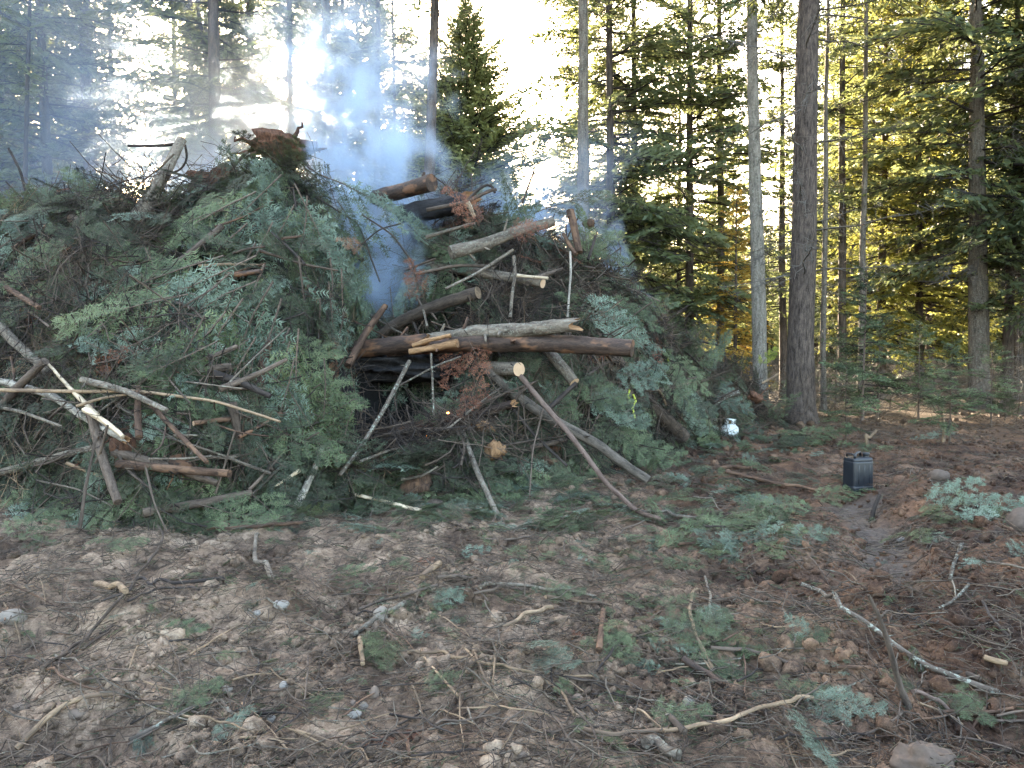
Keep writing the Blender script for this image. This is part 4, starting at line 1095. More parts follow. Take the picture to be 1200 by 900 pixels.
# standing sticks
def vstick(base, pts, w_, mat, lab, cat="stick", stubs=0):
    d = hit(*base)
    P = np.array([at(px, py, d + dd) for px, py, dd in pts])
    P[0][2] -= .08
    return log(None, w_, mat, lab, cat, cat, P=P, seg=8, nz=.12, stubs=stubs, step=.03)
vstick((1078,840), [(1078,840,0),(1053,800,.05),(1040,750,.02),(1030,722,0),(1018,698,-.02)], (9,4), M_BARK, "dark upright stick with a torn red top beside the lichened branch")
vstick((1018,612), [(1018,612,0),(1024,596,0),(1031,580,.02)], (6,4), M_TWIGD, "short dark stick standing next to the jerry can")
vstick((1018,523), [(1018,523,0),(1014,508,0),(1018,514,0),(1027,504,.1)], (4,3), M_TAN, "pale hooked stick standing behind the jerry can")
vstick((1105,518), [(1105,518,0),(1107,500,0),(1104,483,.1)], (4,3), M_TAN, "thin tan stick standing at the forest edge")
vstick((1040,845), [(1038,870,0),(1044,855,.05),(1052,845,.1)], (3,3), M_TWIG, "little forked twig against the dirty boulder", cat="twig")

GLM = [(13,722,"the big tan oval stone"),(329,708,"the white flat stone"),(333,803,"the small white stone"),(312,836,"the pinkish brown pebble"),(25,828,"the brown flat stone"),(446,720,"the pale oval stone"),(412,835,"the flat white pebble"),
 (677,818,"the reddish round stone"),(1056,632,"the cream-coloured stone"),(1080,885,"the dirty boulder"),(1200,603,"the tan clay block"),(1010,560,"the jerry can"),(980,620,"the tyre track"),(133,718,"the long diagonal branch"),
 (77,845,"the curved tan stick"),(227,838,"the arching lichened stick"),(299,660,"the grey hooked stick"),(300,620,"the straight reddish stick"),(190,700,"the dark branching twig"),(440,735,"the thick grey stick"),(465,780,"the drooping green bough"),
 (630,697,"the crossed sticks"),(620,730,"the stout tan stick"),(580,790,"the long wavy branch"),(704,748,"the thick brown stub"),(800,862,"the long stout tan branch"),(612,790,"the glaucous sprig"),(515,812,"the thin pale twig"),
 (747,600,"the end of the pinkish branch"),(815,740,"the bent tan stick"),(1000,735,"the lichen-covered branch"),(1045,765,"the dark upright stick"),(1150,842,"the reddish stick by the pit"),(870,775,"the dark brown stick"),(900,570,"the long reddish stick"),
 (860,630,"the green carpet"),(1100,605,"the pale boughs"),(1140,750,"the red soil bank"),(945,850,"the glaucous bough"),(455,590,"the pale split stick"),(5,640,"the bright green tuft"),(770,760,"the green clump"),(663,873,"the brown root"),
 (757,562,"the end of the smoke-grey log"),(232,738,"the tan patch"),(500,676,"the thick stub by the red scrap"),(92,602,"the short grey stick under the pile"),(560,640,"the trampled greens"),(1115,665,"the pale lichened twig")]
# random sticks
r = np.random.RandomState(31)
for k in range(260):
    if k % 6 == 0: cxy = (r.uniform(-10, 1210), 560 + (r.rand() ** .8) * 335)
    px = cxy[0] + r.normal(0, 45 * (cxy[1] - 380) / 400); py = min(915, max(550, cxy[1] + r.normal(0, 22 * (cxy[1] - 380) / 400)))
    if heap(*at(px, py, hit(px, py))[:2]) > .1: continue
    a = r.normal(0, .5) + (0 if r.rand() < .7 else 1.2); sc = (py - 380) / 400.0
    L = r.uniform(24, 105) * sc
    dx, dy = math.cos(a) * L / 2, math.sin(a) * L / 2 * .55
    b_ = r.uniform(-.18, .18) * L
    pts = [(px - dx, py - dy), (px - b_ * .3, py + b_ * .3), (px + dx, py + dy)]
    w_ = r.uniform(1.2, 3.2) * max(sc, .5)
    m_ = (M_TWIG, M_BARKG, M_TAN, M_TWIGD, M_BARK, M_BARKRD)[r.randint(6)]
    if max(p_[1] for p_ in pts) > 930: continue
    gstick(pts, (w_, w_ * .6), m_, uniq({M_TWIG: "thin brown twig", M_BARKG: "thin grey twig", M_TAN: "thin tan twig", M_TWIGD: "thin dark twig", M_BARK: "rough brown twig", M_BARKRD: "reddish twig"}[m_], px, py, GLM), name="loose_twig", cat="twig", group="loose twigs on the churned dirt", stubs=int(r.randint(0, 3)))

# ------------------------------------------------------------------ stones
def stone(px, py, wpx, hpx, mat, label, seed, name="stone", cat="stone", rough=.14, sub=3):
    d = hit(px, py + hpx * .3, G)
    return lump(px, py + hpx * .12, wpx, hpx, mat, label, cat, name, dist=d, off=0, seed=seed, rough=rough, sub=sub, surf=G)
for a in [(13,722,34,20,M_STONE,"smooth tan oval stone, biggest on the open dirt"),(329,708,20,13,M_STONEW,"white flat stone on the dirt below the pile"),
 (302,718,11,8,M_STONEW,"small white pebble by the white flat stone"),(333,803,11,11,M_STONEW,"small white stone in the middle of the dirt"),(265,807,14,8,M_STONE,"small pale oval pebble near the white stone"),
 (312,833,16,11,M_STONEB,"pinkish brown pebble beside a white one"),(318,842,11,10,M_STONEW,"white angular pebble just below the pinkish one"),(25,828,26,12,M_STONEB,"brown flat stone beside the curved tan stick"),
 (446,720,20,24,M_STONE,"pale oval stone propped on the thick grey stick"),(522,703,9,9,M_STONE,"small round grey stone by the thick stub"),(412,835,24,9,M_STONEW,"flat white pebble in the dirt, lowest of three"),
 (425,827,14,13,M_STONE,"grey pebble touching the flat white one"),(414,824,9,11,M_STONEB,"tan pebble standing above the flat white one"),(439,811,13,17,M_STONEB,"reddish stone under the drooping green bough"),
 (677,818,13,12,M_STONEB,"reddish round stone below the wavy branch"),(610,884,16,12,M_STONEB,"brown stone at the bottom of the dirt"),(1056,632,11,8,M_STONEW,"cream-coloured stone on the dark soil"),
 (807,822,14,16,M_STONE,"grey stone beside the thick dark stick"),(973,861,18,12,M_STONEB,"brown stone by the glaucous bough"),(232,738,9,6,M_STONE,"tiny pale pebble on the tan patch"),
 (1100,556,26,16,M_MUD,"grey boulder beyond the jerry can"),(90,835,24,12,M_STONEB,"flat brown stone under the tan stick's tip"),(210,798,30,10,M_CLAY,"flat tan slab of clay in the dirt")]:
    stone(*a, seed=int(a[0] + a[1]))
stone(1082,893,70,52,M_MUD,"large dirty brown boulder beside the pit", 91, name="boulder", cat="boulder", rough=.36, sub=4)
stone(1203,610,56,38,M_MUD,"smooth tan clay bank block at the edge of the soil mound", 92, name="clay_block", cat="clay block", rough=.1, sub=4)

# ------------------------------------------------------------------ small greens on the ground
def gbough(px, py, size, ang, kind, label, fine=False, tilt=.15, off=.03, group=None, name="fir_sprig", cat="fir sprig"):
    d = hit(px, py); p = at(px, py, d); p[2] += off
    a = R(ang); dv = np.array([math.cos(a), math.sin(a), tilt])
    n = snorm(p[0], p[1], .15)
    me = FINE[kind] if fine else BOUGH[kind][int(px) % len(BOUGH[kind])]
    o = link(name, me)
    o.matrix_world = Matrix.Translation(p) @ frame_from(dv - n * np.dot(dv, n) + n * tilt, n + np.array([RS.uniform(-.3, .3), -.5, 0])).to_4x4() @ Matrix.Scale(size / (.5 if fine else 1), 4)
    tag(o, label, cat, group); return o
SG = [(465,745,.42,-105,"green","drooping green bough in the open dirt beside the tan stub",1),(452,752,.36,-85,"green","second green bough overlapping the drooping one",1),
 (610,762,.36,-75,"pale","pale glaucous sprig beside the wavy branch",1),(626,770,.30,-60,"blue","blue-green sprig tucked behind the glaucous one",1),
 (770,755,.45,10,"green","green clump of needles beside the thick brown stub",1),(785,770,.40,-40,"green","feathery green spray at the clump's edge",1),(760,770,.34,170,"green","short green spray left behind the brown stub",1),
 (0,640,.7,80,"green","bright green tuft at the edge of the dirt",0),(8,650,.6,20,"green","low green tuft next to the bright one",0),(90,645,.4,-10,"green","thin green sprig on the dirt under the pile",0),(115,650,.35,30,"green","small green sprig beside the thin one",0),
 (945,590,.7,0,"green","green bough lying between the track and the jerry can",0),(930,597,.6,170,"blue","blue-green bough lying beside the tyre track",0),
 (850,608,.9,10,"green","green bough on the carpet beside the tyre track",0),(880,625,.8,190,"green","green bough with its tip toward the pile",0),(870,640,.7,-20,"blue","blue-green bough at the carpet's lower edge",0),(860,655,.7,200,"green","green bough nearest the camera on the carpet",0),
 (1075,598,.6,-15,"pale","very pale bough lying on the soil bank",0),(1100,605,.7,-20,"pale","pale bough stretched along the soil bank",0),(1130,612,.7,-10,"green","green bough at the end of the pale ones",0),
 (1180,657,.35,20,"blue","blue-green sprig on the soil bank",0),(1160,665,.3,200,"pale","pale little sprig on the soil bank",0),
 (1085,812,.30,-60,"green","fresh green sprig under the lichen-covered branch",1),(1100,825,.32,-30,"green","fresh green fan by the reddish stick",1),(1075,798,.20,60,"green","bright green tip sticking up by the lichen-covered branch",1),
 (945,850,.34,-110,"pale","pale glaucous bough hanging toward the camera",1),(935,825,.36,-30,"blue","blue-green bough above the glaucous one",1),(950,870,.26,-95,"pale","pale tip below the glaucous bough",1),(900,820,.3,-10,"green","thin green sprig on the tan branch",1),
 (900,770,.3,-10,"green","green sprig over the dark brown stick",1),(880,765,.28,180,"green","small green sprig on the dark brown stick",1),(1022,790,.24,-40,"green","green tip beside the dark upright stick",1),
 (380,680,.35,0,"green","green sprig in the dirt below the greens",0),(395,690,.3,-30,"green","smaller green sprig in the dirt",0),(535,655,.35,20,"pale","pale sprig on the trampled middle",0),(600,660,.3,80,"green","upright green tip on the trampled middle",0),
 (630,700,.3,-20,"green","green sprig behind the stout tan stick",1),(500,715,.28,10,"pale","pale sprig over the pale oval stone's stick",1),(700,860,.22,-70,"green","sprig touching the tan branch's root end",1),
 (755,858,.3,0,"green","fan of needles above the tan branch",1),(490,815,.22,0,"green","small green sprig by the thin pale twig",1),(185,850,.3,20,"green","dark green sprig behind the lichened stick",1),(230,835,.22,60,"green","tip of green behind the lichened stick",1),
 (350,840,.2,0,"green","tiny green sprig on the stony dirt",1),(240,880,.2,20,"pale","tiny glaucous scrap near the bottom edge",1),(170,745,.3,0,"green","flat green sprig on the tan patch",0),(1000,470,.7,90,"green","green sprig rising at the forest edge",0),
 (930,515,.9,0,"green","green bough thrown down past the white cylinder",0),(915,518,.8,170,"green","second green bough past the white cylinder",0),(975,525,.6,0,"green","small bough between the cylinder and the can",0),(1000,528,.5,0,"green","green scrap behind the jerry can",0),
 (1113,512,.7,80,"blue","blue-green bough standing at the forest edge",0),(1105,515,.6,130,"pale","pale bough leaning at the forest edge",0),(465,872,.12,0,"red","red needle scrap near the bottom edge",1),(483,667,.16,0,"red","red needle scrap beside the thick stub",1),
 (675,745,.14,-90,"red","red needle scrap beside the brown stub",1),(420,880,.14,0,"red","reddish sprig at the bottom edge",1),(770,720,.25,0,"green","green scrap on the trampled ground",1),(830,745,.3,60,"blue","blue-green spray behind the bent tan stick",1),
 (820,765,.3,120,"blue","blue-green spray at the bent tan stick's foot",1)]
for a in SG: gbough(*a[:6], fine=bool(a[6]))
# green carpet: stuff
P = []; Ro = []; Sc = []; Id = []
pg = [proto(BOUGH[k][q]) for k in ("green", "blue", "dark") for q in (0, 1)]
r = np.random.RandomState(55)
def carpet(n, cx, cy_, rx, ry, s0, s1, up=.02):
    for _ in range(n):
        px = cx + r.normal(0, rx); py = cy_ + r.normal(0, ry)
        d = hit(px, py, default=-1)
        if d < 0 or d > 18: continue
        p = at(px, py, d); a = r.uniform(0, 2 * math.pi); nn = snorm(p[0], p[1], .2)
        dv = np.array([math.cos(a), math.sin(a), 0]); dv = dv - nn * (dv @ nn) + nn * r.uniform(0, .3)
        P.append((p[0], p[1], p[2] + up)); Ro.append(frame_from(dv, nn + r.normal(0, .3, 3)).to_euler()[:]); Sc.append(r.uniform(s0, s1)); Id.append(r.choice(6, p=[.27, .27, .1, .1, .13, .13]))
carpet(170, 620, 590, 85, 18, .22, .6); carpet(90, 480, 590, 60, 12, .2, .45); carpet(80, 280, 600, 90, 14, .2, .5)
carpet(90, 800, 560, 80, 22, .25, .6); carpet(60, 860, 620, 35, 22, .2, .5); carpet(50, 850, 520, 60, 10, .3, .7)
carpet(60, 720, 640, 90, 30, .12, .3); carpet(40, 820, 720, 60, 40, .1, .22); carpet(40, 560, 680, 160, 40, .08, .2); carpet(30, 930, 520, 40, 10, .3, .6)
carpet(240, 560, 705, 300, 65, .06, .19); carpet(60, 900, 680, 120, 50, .06, .15)
carpet(25, 1120, 610, 40, 10, .2, .4); carpet(40, 250, 700, 200, 60, .06, .16); carpet(30, 850, 770, 50, 20, .08, .16)
scatter("green_litter", P, Ro, Sc, Id, pg, "flattened green fir litter trampled round the foot of the pile")

# ------------------------------------------------------------------ soil clods, twig litter, chips
def clod(seed, mat=M_SOIL, sub=2, rough=.55):
    V, f = ico(sub); r_ = np.random.RandomState(seed)
    V = V * (1 + rough * n3(V * 1.4 + seed * 2.1, 1)[:, None] + rough * .5 * n3(V * 3.3 + seed, 1)[:, None]) * r_.uniform(.6, 1.2, 3)
    return mesh("clod", V, [f], [mat], smooth=False)
cp = [proto(clod(s_)) for s_ in range(6)]
r = np.random.RandomState(8)
P = []; Sc = []; n_c = 46000
ang = r.uniform(-.68, .68, n_c * 2); dist = 2.3 * (22 / 2.3) ** (r.rand(n_c * 2) ** 1.15)
x = dist * np.sin(ang); y = dist * np.cos(ang)
dens = .22 + .55 * n2(x * 1.1 + 4, y * 1.1) + .45 * n2(x * 3.1, y * 3.3) + .30 * (x > 1.5)
tr = track(x, y)[0]
ok = (r.rand(len(x)) < dens) & (r.rand(len(x)) > tr * .75) & (heap(x, y) < .05)
x, y, dist = x[ok][:n_c], y[ok][:n_c], dist[ok][:n_c]
sc = np.exp(r.normal(-5.0, .70, len(x))) * (1 + dist * .10); sc = np.clip(sc * .85, .003, .040 + .002 * dist)
P = np.stack([x, y, G(x, y) + sc * .15], 1)
scatter("soil_clods", P, r.uniform(0, 6.28, (len(x), 3)), sc, r.randint(0, 6, len(x)), cp, "crumbled clods of churned brown soil")
# litter
def litter(seed, n, size, mats, l0, l1, rad, chips=0):
    r_ = np.random.RandomState(seed); mb = MB()
    for _ in range(n):
        c = np.array([r_.uniform(-size, size), r_.uniform(-size, size), r_.uniform(0, .012)])
        a = r_.uniform(0, 6.28); L = r_.uniform(l0, l1); d = np.array([math.cos(a), math.sin(a), r_.normal(0, .18)])
        Pp = c + d * L * np.linspace(-.5, .5, 4)[:, None] + r_.normal(0, .05 * L, (4, 3))
        ra = rad * r_.uniform(.4, 1.6)
        V, a3, a4, ax = tube(Pp, np.linspace(ra, ra * .5, 4), 3, False); mb.add(V, None, a4, ax, mi=r_.randint(len(mats)))
    return mb.build("litter", mats)
lp = [proto(litter(1, 22, .16, [M_TWIG, M_TWIGD, M_TAN], .03, .16, .0016)), proto(litter(2, 14, .2, [M_TWIG, M_BARKG], .06, .30, .0026)), proto(litter(3, 30, .14, [M_TWIG, M_TWIGD, M_ND], .015, .06, .0012)),
      proto(litter(4, 16, .15, [M_NG, M_TWIG, M_ND], .02, .08, .0016))]
n_l = 4200
ang = r.uniform(-.68, .68, n_l); dist = 2.4 * (19 / 2.4) ** (r.rand(n_l) ** .9)
x = dist * np.sin(ang); y = dist * np.cos(ang)
ok = (heap(x, y) < .3); x, y, dist = x[ok], y[ok], dist[ok]
P = np.stack([x, y, S(x, y) + .002], 1)
Ro = []
for a_, b_ in zip(x, y):
    Ro.append(frame_from(np.cross(snorm(a_, b_, .08), r.normal(0, 1, 3)), snorm(a_, b_, .08)).to_euler()[:])
scatter("twig_litter", P, Ro, r.uniform(.7, 1.2, len(x)) * (1 + dist * .05), r.choice(4, len(x), p=[.35, .25, .25, .15]), lp, "fine twigs, needles and bark scraps littering the dirt")
# wood chips
def chip(seed, mat):
    r_ = np.random.RandomState(seed)
    n = 5; a = np.sort(r_.uniform(0, 6.28, n)); a = np.arange(n) * 6.28 / n + r_.uniform(-.4, .4, n)
    top = np.stack([np.cos(a) * r_.uniform(.7, 1.8, n), np.sin(a) * .5, np.full(n, .09)], 1); bot = top * [1, 1, 0] - [0, 0, .09]
    V = np.concatenate([top, bot]); f4 = [(k, (k + 1) % n, n + (k + 1) % n, n + k) for k in range(n)]
    f3 = [(0, k, k + 1) for k in range(1, n - 1)] + [(n, n + k + 1, n + k) for k in range(1, n - 1)]
    mb = MB(); mb.add(V, f3, f4); return mb.build("chip", [mat])
wp = [proto(chip(1, M_SPLIT)), proto(chip(2, M_ORANGE)), proto(chip(3, M_BARKRD)), proto(chip(4, M_BARKG)), proto(chip(5, M_BARKRD))]
n_w = 1500
ang = r.uniform(-.68, .68, n_w); dist = 2.4 * (14 / 2.4) ** (r.rand(n_w) ** .9); x = dist * np.sin(ang); y = dist * np.cos(ang)
ok = heap(x, y) < .3; x, y, dist = x[ok], y[ok], dist[ok]
scatter("wood_chips", np.stack([x, y, S(x, y) + .008], 1), np.stack([r.normal(0, .4, len(x)), r.normal(0, .4, len(x)), r.uniform(0, 6.28, len(x))], 1), np.exp(r.normal(-5.2, .5, len(x))), r.choice(5, len(x), p=[.08, .08, .26, .36, .22]), wp, "small bark and wood chips on the dirt")

# ------------------------------------------------------------------ jerry can
M_PL = plain("black_blue_plastic", (.006, .009, .015), .38, .5, var=.35)
M_PL2 = plain("black_plastic_cap", (.008, .010, .014), .45, .5, var=.3)
def bmesh_box(name, sx, sy, sz, bev, mat, parent, loc, seg=3, edit=None):
    import bmesh
    bm = bmesh.new(); bmesh.ops.create_cube(bm, size=1.0)
    bmesh.ops.scale(bm, vec=(sx, sy, sz), verts=bm.verts)
    if edit: edit(bm)
    bmesh.ops.bevel(bm, geom=list(bm.edges), offset=bev, segments=seg, affect='EDGES', profile=.5)
    me = bpy.data.meshes.new(name); bm.to_mesh(me); bm.free(); me.materials.append(mat)
    for p_ in me.polygons: p_.use_smooth = True
    o = link(name, me, parent); o.location = loc
    return o
d = hit(1010, 577, G); p = at(1010, 577, d)
zg = float(G(p[0], p[1]))
can = empty("jerry_can", (p[0], p[1] + .1, zg - .01), (0, 0, R(14)))
tag(can, "black plastic jerry can standing on the open dirt", "jerry can")
W_, D_, H_ = .245, .20, .385
bmesh_box("body", W_, D_, H_ - .05, .03, M_PL, can, (0, 0, (H_ - .05) / 2), 4)
bmesh_box("base_band", W_ + .006, D_ + .006, .075, .025, M_PL, can, (0, 0, .037), 3)
bmesh_box("shoulder", W_ - .01, D_ - .01, .07, .028, M_PL, can, (0, 0, H_ - .055), 4)
def tubeobj(name, P_, rad, mat, parent, n=12, cap=True):
    V, a3, a4, ax = tube(P_, rad, n, cap); mb = MB(); mb.add(V, a3, a4, ax)
    return link(name, mb.build(name, [mat], smooth=True), parent)
tubeobj("handle", [(-.095, -.07, H_ - .03), (-.093, -.068, H_ + .004), (-.075, -.055, H_ + .02), (0, 0, H_ + .026), (.05, .04, H_ + .02), (.07, .055, H_ - .02)], .014, M_PL, can)
tubeobj("handle", [(-.095, .06, H_ - .03), (-.095, .055, H_ + .010), (-.095, -.055, H_ + .012), (-.095, -.06, H_ - .03)], .011, M_PL, can)
tubeobj("neck", [(.07, -.03, H_ - .04), (.07, -.03, H_ + .005)], .030, M_PL, can, 18)
tubeobj("cap", [(.07, -.03, H_ - .004), (.07, -.03, H_ + .026)], .036, M_PL2, can, 20)
for q in range(3):
    bmesh_box("side_rib", .012, .004, .20, .0015, M_PL, can, (-.065 + q * .065, -D_ / 2 - .001, .19), 1)

# ------------------------------------------------------------------ gas cylinder
M_WH = plain("dirty_white_paint", (.62, .66, .66), .42, .5, var=.2)
M_BR = plain("brass_valve", (.35, .25, .10), .35, .5, var=.2, metal=1)
d = hit(857, 511, G); p = at(857, 511, d)
cyl = empty("gas_cylinder", (p[0], p[1] + .16, float(G(p[0], p[1] + .16)) - .14), (0, R(4), R(20)))
tag(cyl, "white propane cylinder half hidden among branches at the pile's far foot", "gas cylinder")
prof = [(0, 0), (.10, .0), (.135, .02), (.152, .06), (.155, .10), (.155, .155), (.157, .16), (.157, .175), (.155, .18), (.155, .25), (.145, .29), (.11, .325), (.06, .34), (0, .343)]
n = 28; V = []; f4 = []
for k, (rr_, z_) in enumerate(prof):
    a = np.arange(n) * 2 * math.pi / n; V.append(np.stack([np.cos(a) * rr_, np.sin(a) * rr_, np.full(n, z_)], 1))
V = np.concatenate(V)
i = np.arange(len(prof) - 1)[:, None] * n; j = np.arange(n)[None]
f4 = np.stack([i + j, i + (j + 1) % n, i + n + (j + 1) % n, i + n + j], -1).reshape(-1, 4)
mb = MB(); mb.add(V, None, f4); link("tank", mb.build("tank", [M_WH], smooth=True), cyl)
# collar: ring with three hand holes
hole = lambda a: any(abs(((a - c + math.pi) % (2 * math.pi)) - math.pi) < .32 for c in (-1.15, -2.2, 1.2))
V = []; F_ = []; n = 48; zz = [.325, .355, .385, .415, .435]
for k, z_ in enumerate(zz):
    for rad in (.098, .092):
        for q in range(n):
            a = q * 2 * math.pi / n; V.append((math.cos(a) * (rad + .006 * (k == 4)), math.sin(a) * (rad + .006 * (k == 4)), z_))
def vid(k, s_, q): return (k * 2 + s_) * n + q % n
def gap(q): return hole((q + .5) * 2 * math.pi / n) or (1.9 < (q + .5) * 2 * math.pi / n < 4.0 and False)
for q in range(n):
    for k in range(4):
        if gap(q) and k in (1, 2): continue
        F_ += [(vid(k, 0, q), vid(k, 0, q + 1), vid(k + 1, 0, q + 1), vid(k + 1, 0, q)), (vid(k, 1, q + 1), vid(k, 1, q), vid(k + 1, 1, q), vid(k + 1, 1, q + 1))]
    F_.append((vid(4, 0, q), vid(4, 0, q + 1), vid(4, 1, q + 1), vid(4, 1, q)))
mb = MB(); mb.add(V, None, F_); link("collar", mb.build("collar", [M_WH]), cyl)
tubeobj("valve", [(0, 0, .335), (0, 0, .41)], .018, M_BR, cyl)
tubeobj("valve_knob", [(0, 0, .40), (0, 0, .42)], .03, M_PL2, cyl)
ring = [(math.cos(a) * .11, math.sin(a) * .11, .008) for a in np.linspace(0, 2 * math.pi, 25)]
tubeobj("foot_ring", ring, .010, M_WH, cyl, 6, False)

# ------------------------------------------------------------------ yellow ribbon
M_RIB = plain("yellow_tape", (.62, .70, .10), .4, .5, var=.15)
d = 9.4
for pts, lab in (([(742, 462), (745, 470), (741, 478), (744, 490)], "yellow-green flagging ribbon hanging by the leaning brown log"), ([(738, 456), (736, 464), (739, 472)], "shorter tail of yellow-green ribbon beside the longer one"), ([(782, 418), (783, 423), (782, 429)], "pale yellow ribbon end on the far slope")):
    d = (hit(pts[0][0], pts[0][1]) - .5)
    V = []; 
    for k, (a_, b_) in enumerate(pts):
        p = at(a_, b_, d); V += [p + np.array([-.012, .01 * (k % 2), 0]), p + np.array([.014, -.012 * (k % 2), 0])]
    V = np.array(V); nn_ = len(V)
    V = np.concatenate([V, V + [0, .002, 0]])
    f = []
    for k in range(len(pts) - 1):
        a_ = 2 * k; f += [(a_, a_ + 1, a_ + 3, a_ + 2), (nn_ + a_ + 1, nn_ + a_, nn_ + a_ + 2, nn_ + a_ + 3), (a_, a_ + 2, nn_ + a_ + 2, nn_ + a_), (a_ + 1, nn_ + a_ + 1, nn_ + a_ + 3, a_ + 3)]
    mb = MB(); mb.add(V, None, f); tag(link("ribbon", mb.build("ribbon", [M_RIB])), lab, "ribbon")

# ------------------------------------------------------------------ embers
m_, t_, b_ = newmat("glowing_ember"); b_.inputs["Base Color"].default_value = (.1, .02, .01, 1)
b_.inputs["Emission Color"].default_value = (1, .28, .05, 1); b_.inputs["Emission Strength"].default_value = 4
for px, py, lab in ((525, 484, "small glowing ember on the half-burnt log, the higher one"), (500, 509, "small glowing ember under the half-burnt log")):
    lump(px, py, 2.6, 2.6, m_, lab, "ember", "ember", dist=hit(px, py) - .42, off=0, seed=int(px), sub=2)

# ------------------------------------------------------------------ trees
def spray(seed, nside=12, blades=9, bw=.030, bl=.085, width=.42, curve=.12, foliage_from=.22):
    """unit-length branch spray: stem points + blade triangles"""
    r_ = np.random.RandomState(seed); T = []; W = []
    W.append((np.array([0, 0, 0.]), np.array([.5, 0, 0.02]), .010)); W.append((np.array([.5, 0, .02]), np.array([1, 0, -.02]), .005))
    for k in range(nside):
        t = foliage_from * .6 + (1 - foliage_from * .6) * (k + r_.rand()) / nside
        for sd in (-1, 1):
            if r_.rand() < .13: continue
            ln = width * (1 - t * .85) * r_.uniform(.5, 1.1)
            a = R(r_.uniform(35, 62)) * sd
            d = np.array([math.cos(a), math.sin(a), r_.uniform(-.30, .12)])
            s = np.array([t, 0, .02]); W.append((s, s + d * ln, .003))
            nb = max(3, int(blades * (ln / width) * 1.8) + 2)
            tt = r_.uniform(.12, 1.05, nb)
            for q in range(nb):
                if t + tt[q] * ln < foliage_from: continue
                c = s + d * ln * tt[q]
                a2 = a + r_.uniform(-1.1, 1.1); dd = np.array([math.cos(a2), math.sin(a2), r_.uniform(-.55, .25)]); dd /= np.linalg.norm(dd)
                sidev = np.cross(dd, [0, 0, 1]) * math.cos(q) + np.array([0, 0, 1]) * math.sin(q) * .8
                sidev /= np.linalg.norm(sidev); L = bl * r_.uniform(.6, 1.3)
                m = c + dd * L * .45
                T.append((c, m + sidev * bw * .5, c + dd * L, m - sidev * bw * .5))
    for q in range(10):
        c = np.array([r_.uniform(foliage_from, 1), 0, .02]); a2 = r_.uniform(-.9, .9); dd = np.array([math.cos(a2), math.sin(a2), r_.uniform(-.3, .3)])
        m = c + dd * bl * .5; sv = np.array([-math.sin(a2), math.cos(a2), .3]); T.append((c, m + sv * bw * .5, c + dd * bl, m - sv * bw * .5))
    return np.array(T), W
SPR = [spray(s_) for s_ in range(6)]
SPRT = [spray(20 + s_, 13, 10, .024, .07, .36) for s_ in range(4)]
def deadspray(seed):
    r_ = np.random.RandomState(seed); W = []
    pts = [np.array([0, 0, 0.])]
    for k in range(5): pts.append(pts[-1] + np.array([.2, r_.normal(0, .02), r_.normal(-.012, .02)]))
    for k in range(5): W.append((pts[k], pts[k + 1], .010 * (1 - k * .17)))
    for k in range(11):
        t = r_.uniform(.2, .95); i_ = min(4, int(t * 5)); s = pts[i_] + (pts[i_ + 1] - pts[i_]) * (t * 5 - i_)
        a = R(r_.uniform(30, 70)) * r_.choice([-1, 1]); ln = r_.uniform(.1, .34) * (1.1 - t); d = np.array([math.cos(a), math.sin(a), r_.uniform(-.4, .4)])
        m = s + d * ln * .5 + r_.normal(0, .02, 3); W.append((s, m, .0038)); W.append((m, s + d * ln + r_.normal(0, .03, 3), .0022))
        for _ in range(2):
            e = m + r_.normal(0, .07, 3); W.append((m, e, .0018))
    return W
DSP = [deadspray(s_) for s_ in range(6)]
def sticks_geo(W, rot, org, sc, thick=1.0):
    """W list of (a,b,r) in spray space -> 3-sided prisms"""
    A = np.array([w_[0] for w_ in W]); B = np.array([w_[1] for w_ in W]); rr_ = np.array([w_[2] for w_ in W]) * thick
    A = A @ rot.T * sc + org; B = B @ rot.T * sc + org; rr_ = rr_ * sc
    D = B - A; D /= np.linalg.norm(D, axis=1)[:, None] + 1e-9
    U = np.cross(D, [.1, .2, 1]); U /= np.linalg.norm(U, axis=1)[:, None] + 1e-9; Wv = np.cross(D, U)
    V = []
    for P_, s_ in ((A, 1.0), (B, .6)):
        for q in (0, 2.09, 4.19):
            V.append(P_ + (U * math.cos(q) + Wv * math.sin(q)) * (rr_ * s_)[:, None])
    V = np.stack(V, 1)                               # (n,6,3)
    base = np.arange(len(W))[:, None] * 6
    F_ = np.concatenate([base + np.array([[0, 1, 4, 3]]), base + np.array([[1, 2, 5, 4]]), base + np.array([[2, 0, 3, 5]])])
    return V.reshape(-1, 3), F_
def rotm(az, el, roll=0):
    x = np.array([math.cos(az) * math.cos(el), math.sin(az) * math.cos(el), math.sin(el)])
    y = np.array([-math.sin(az), math.cos(az), 0.]); z = np.cross(x, y)
    c, s_ = math.cos(roll), math.sin(roll); y2 = y * c + z * s_; z2 = np.cross(x, y2)
    return np.stack([x, y2, z2], 1)
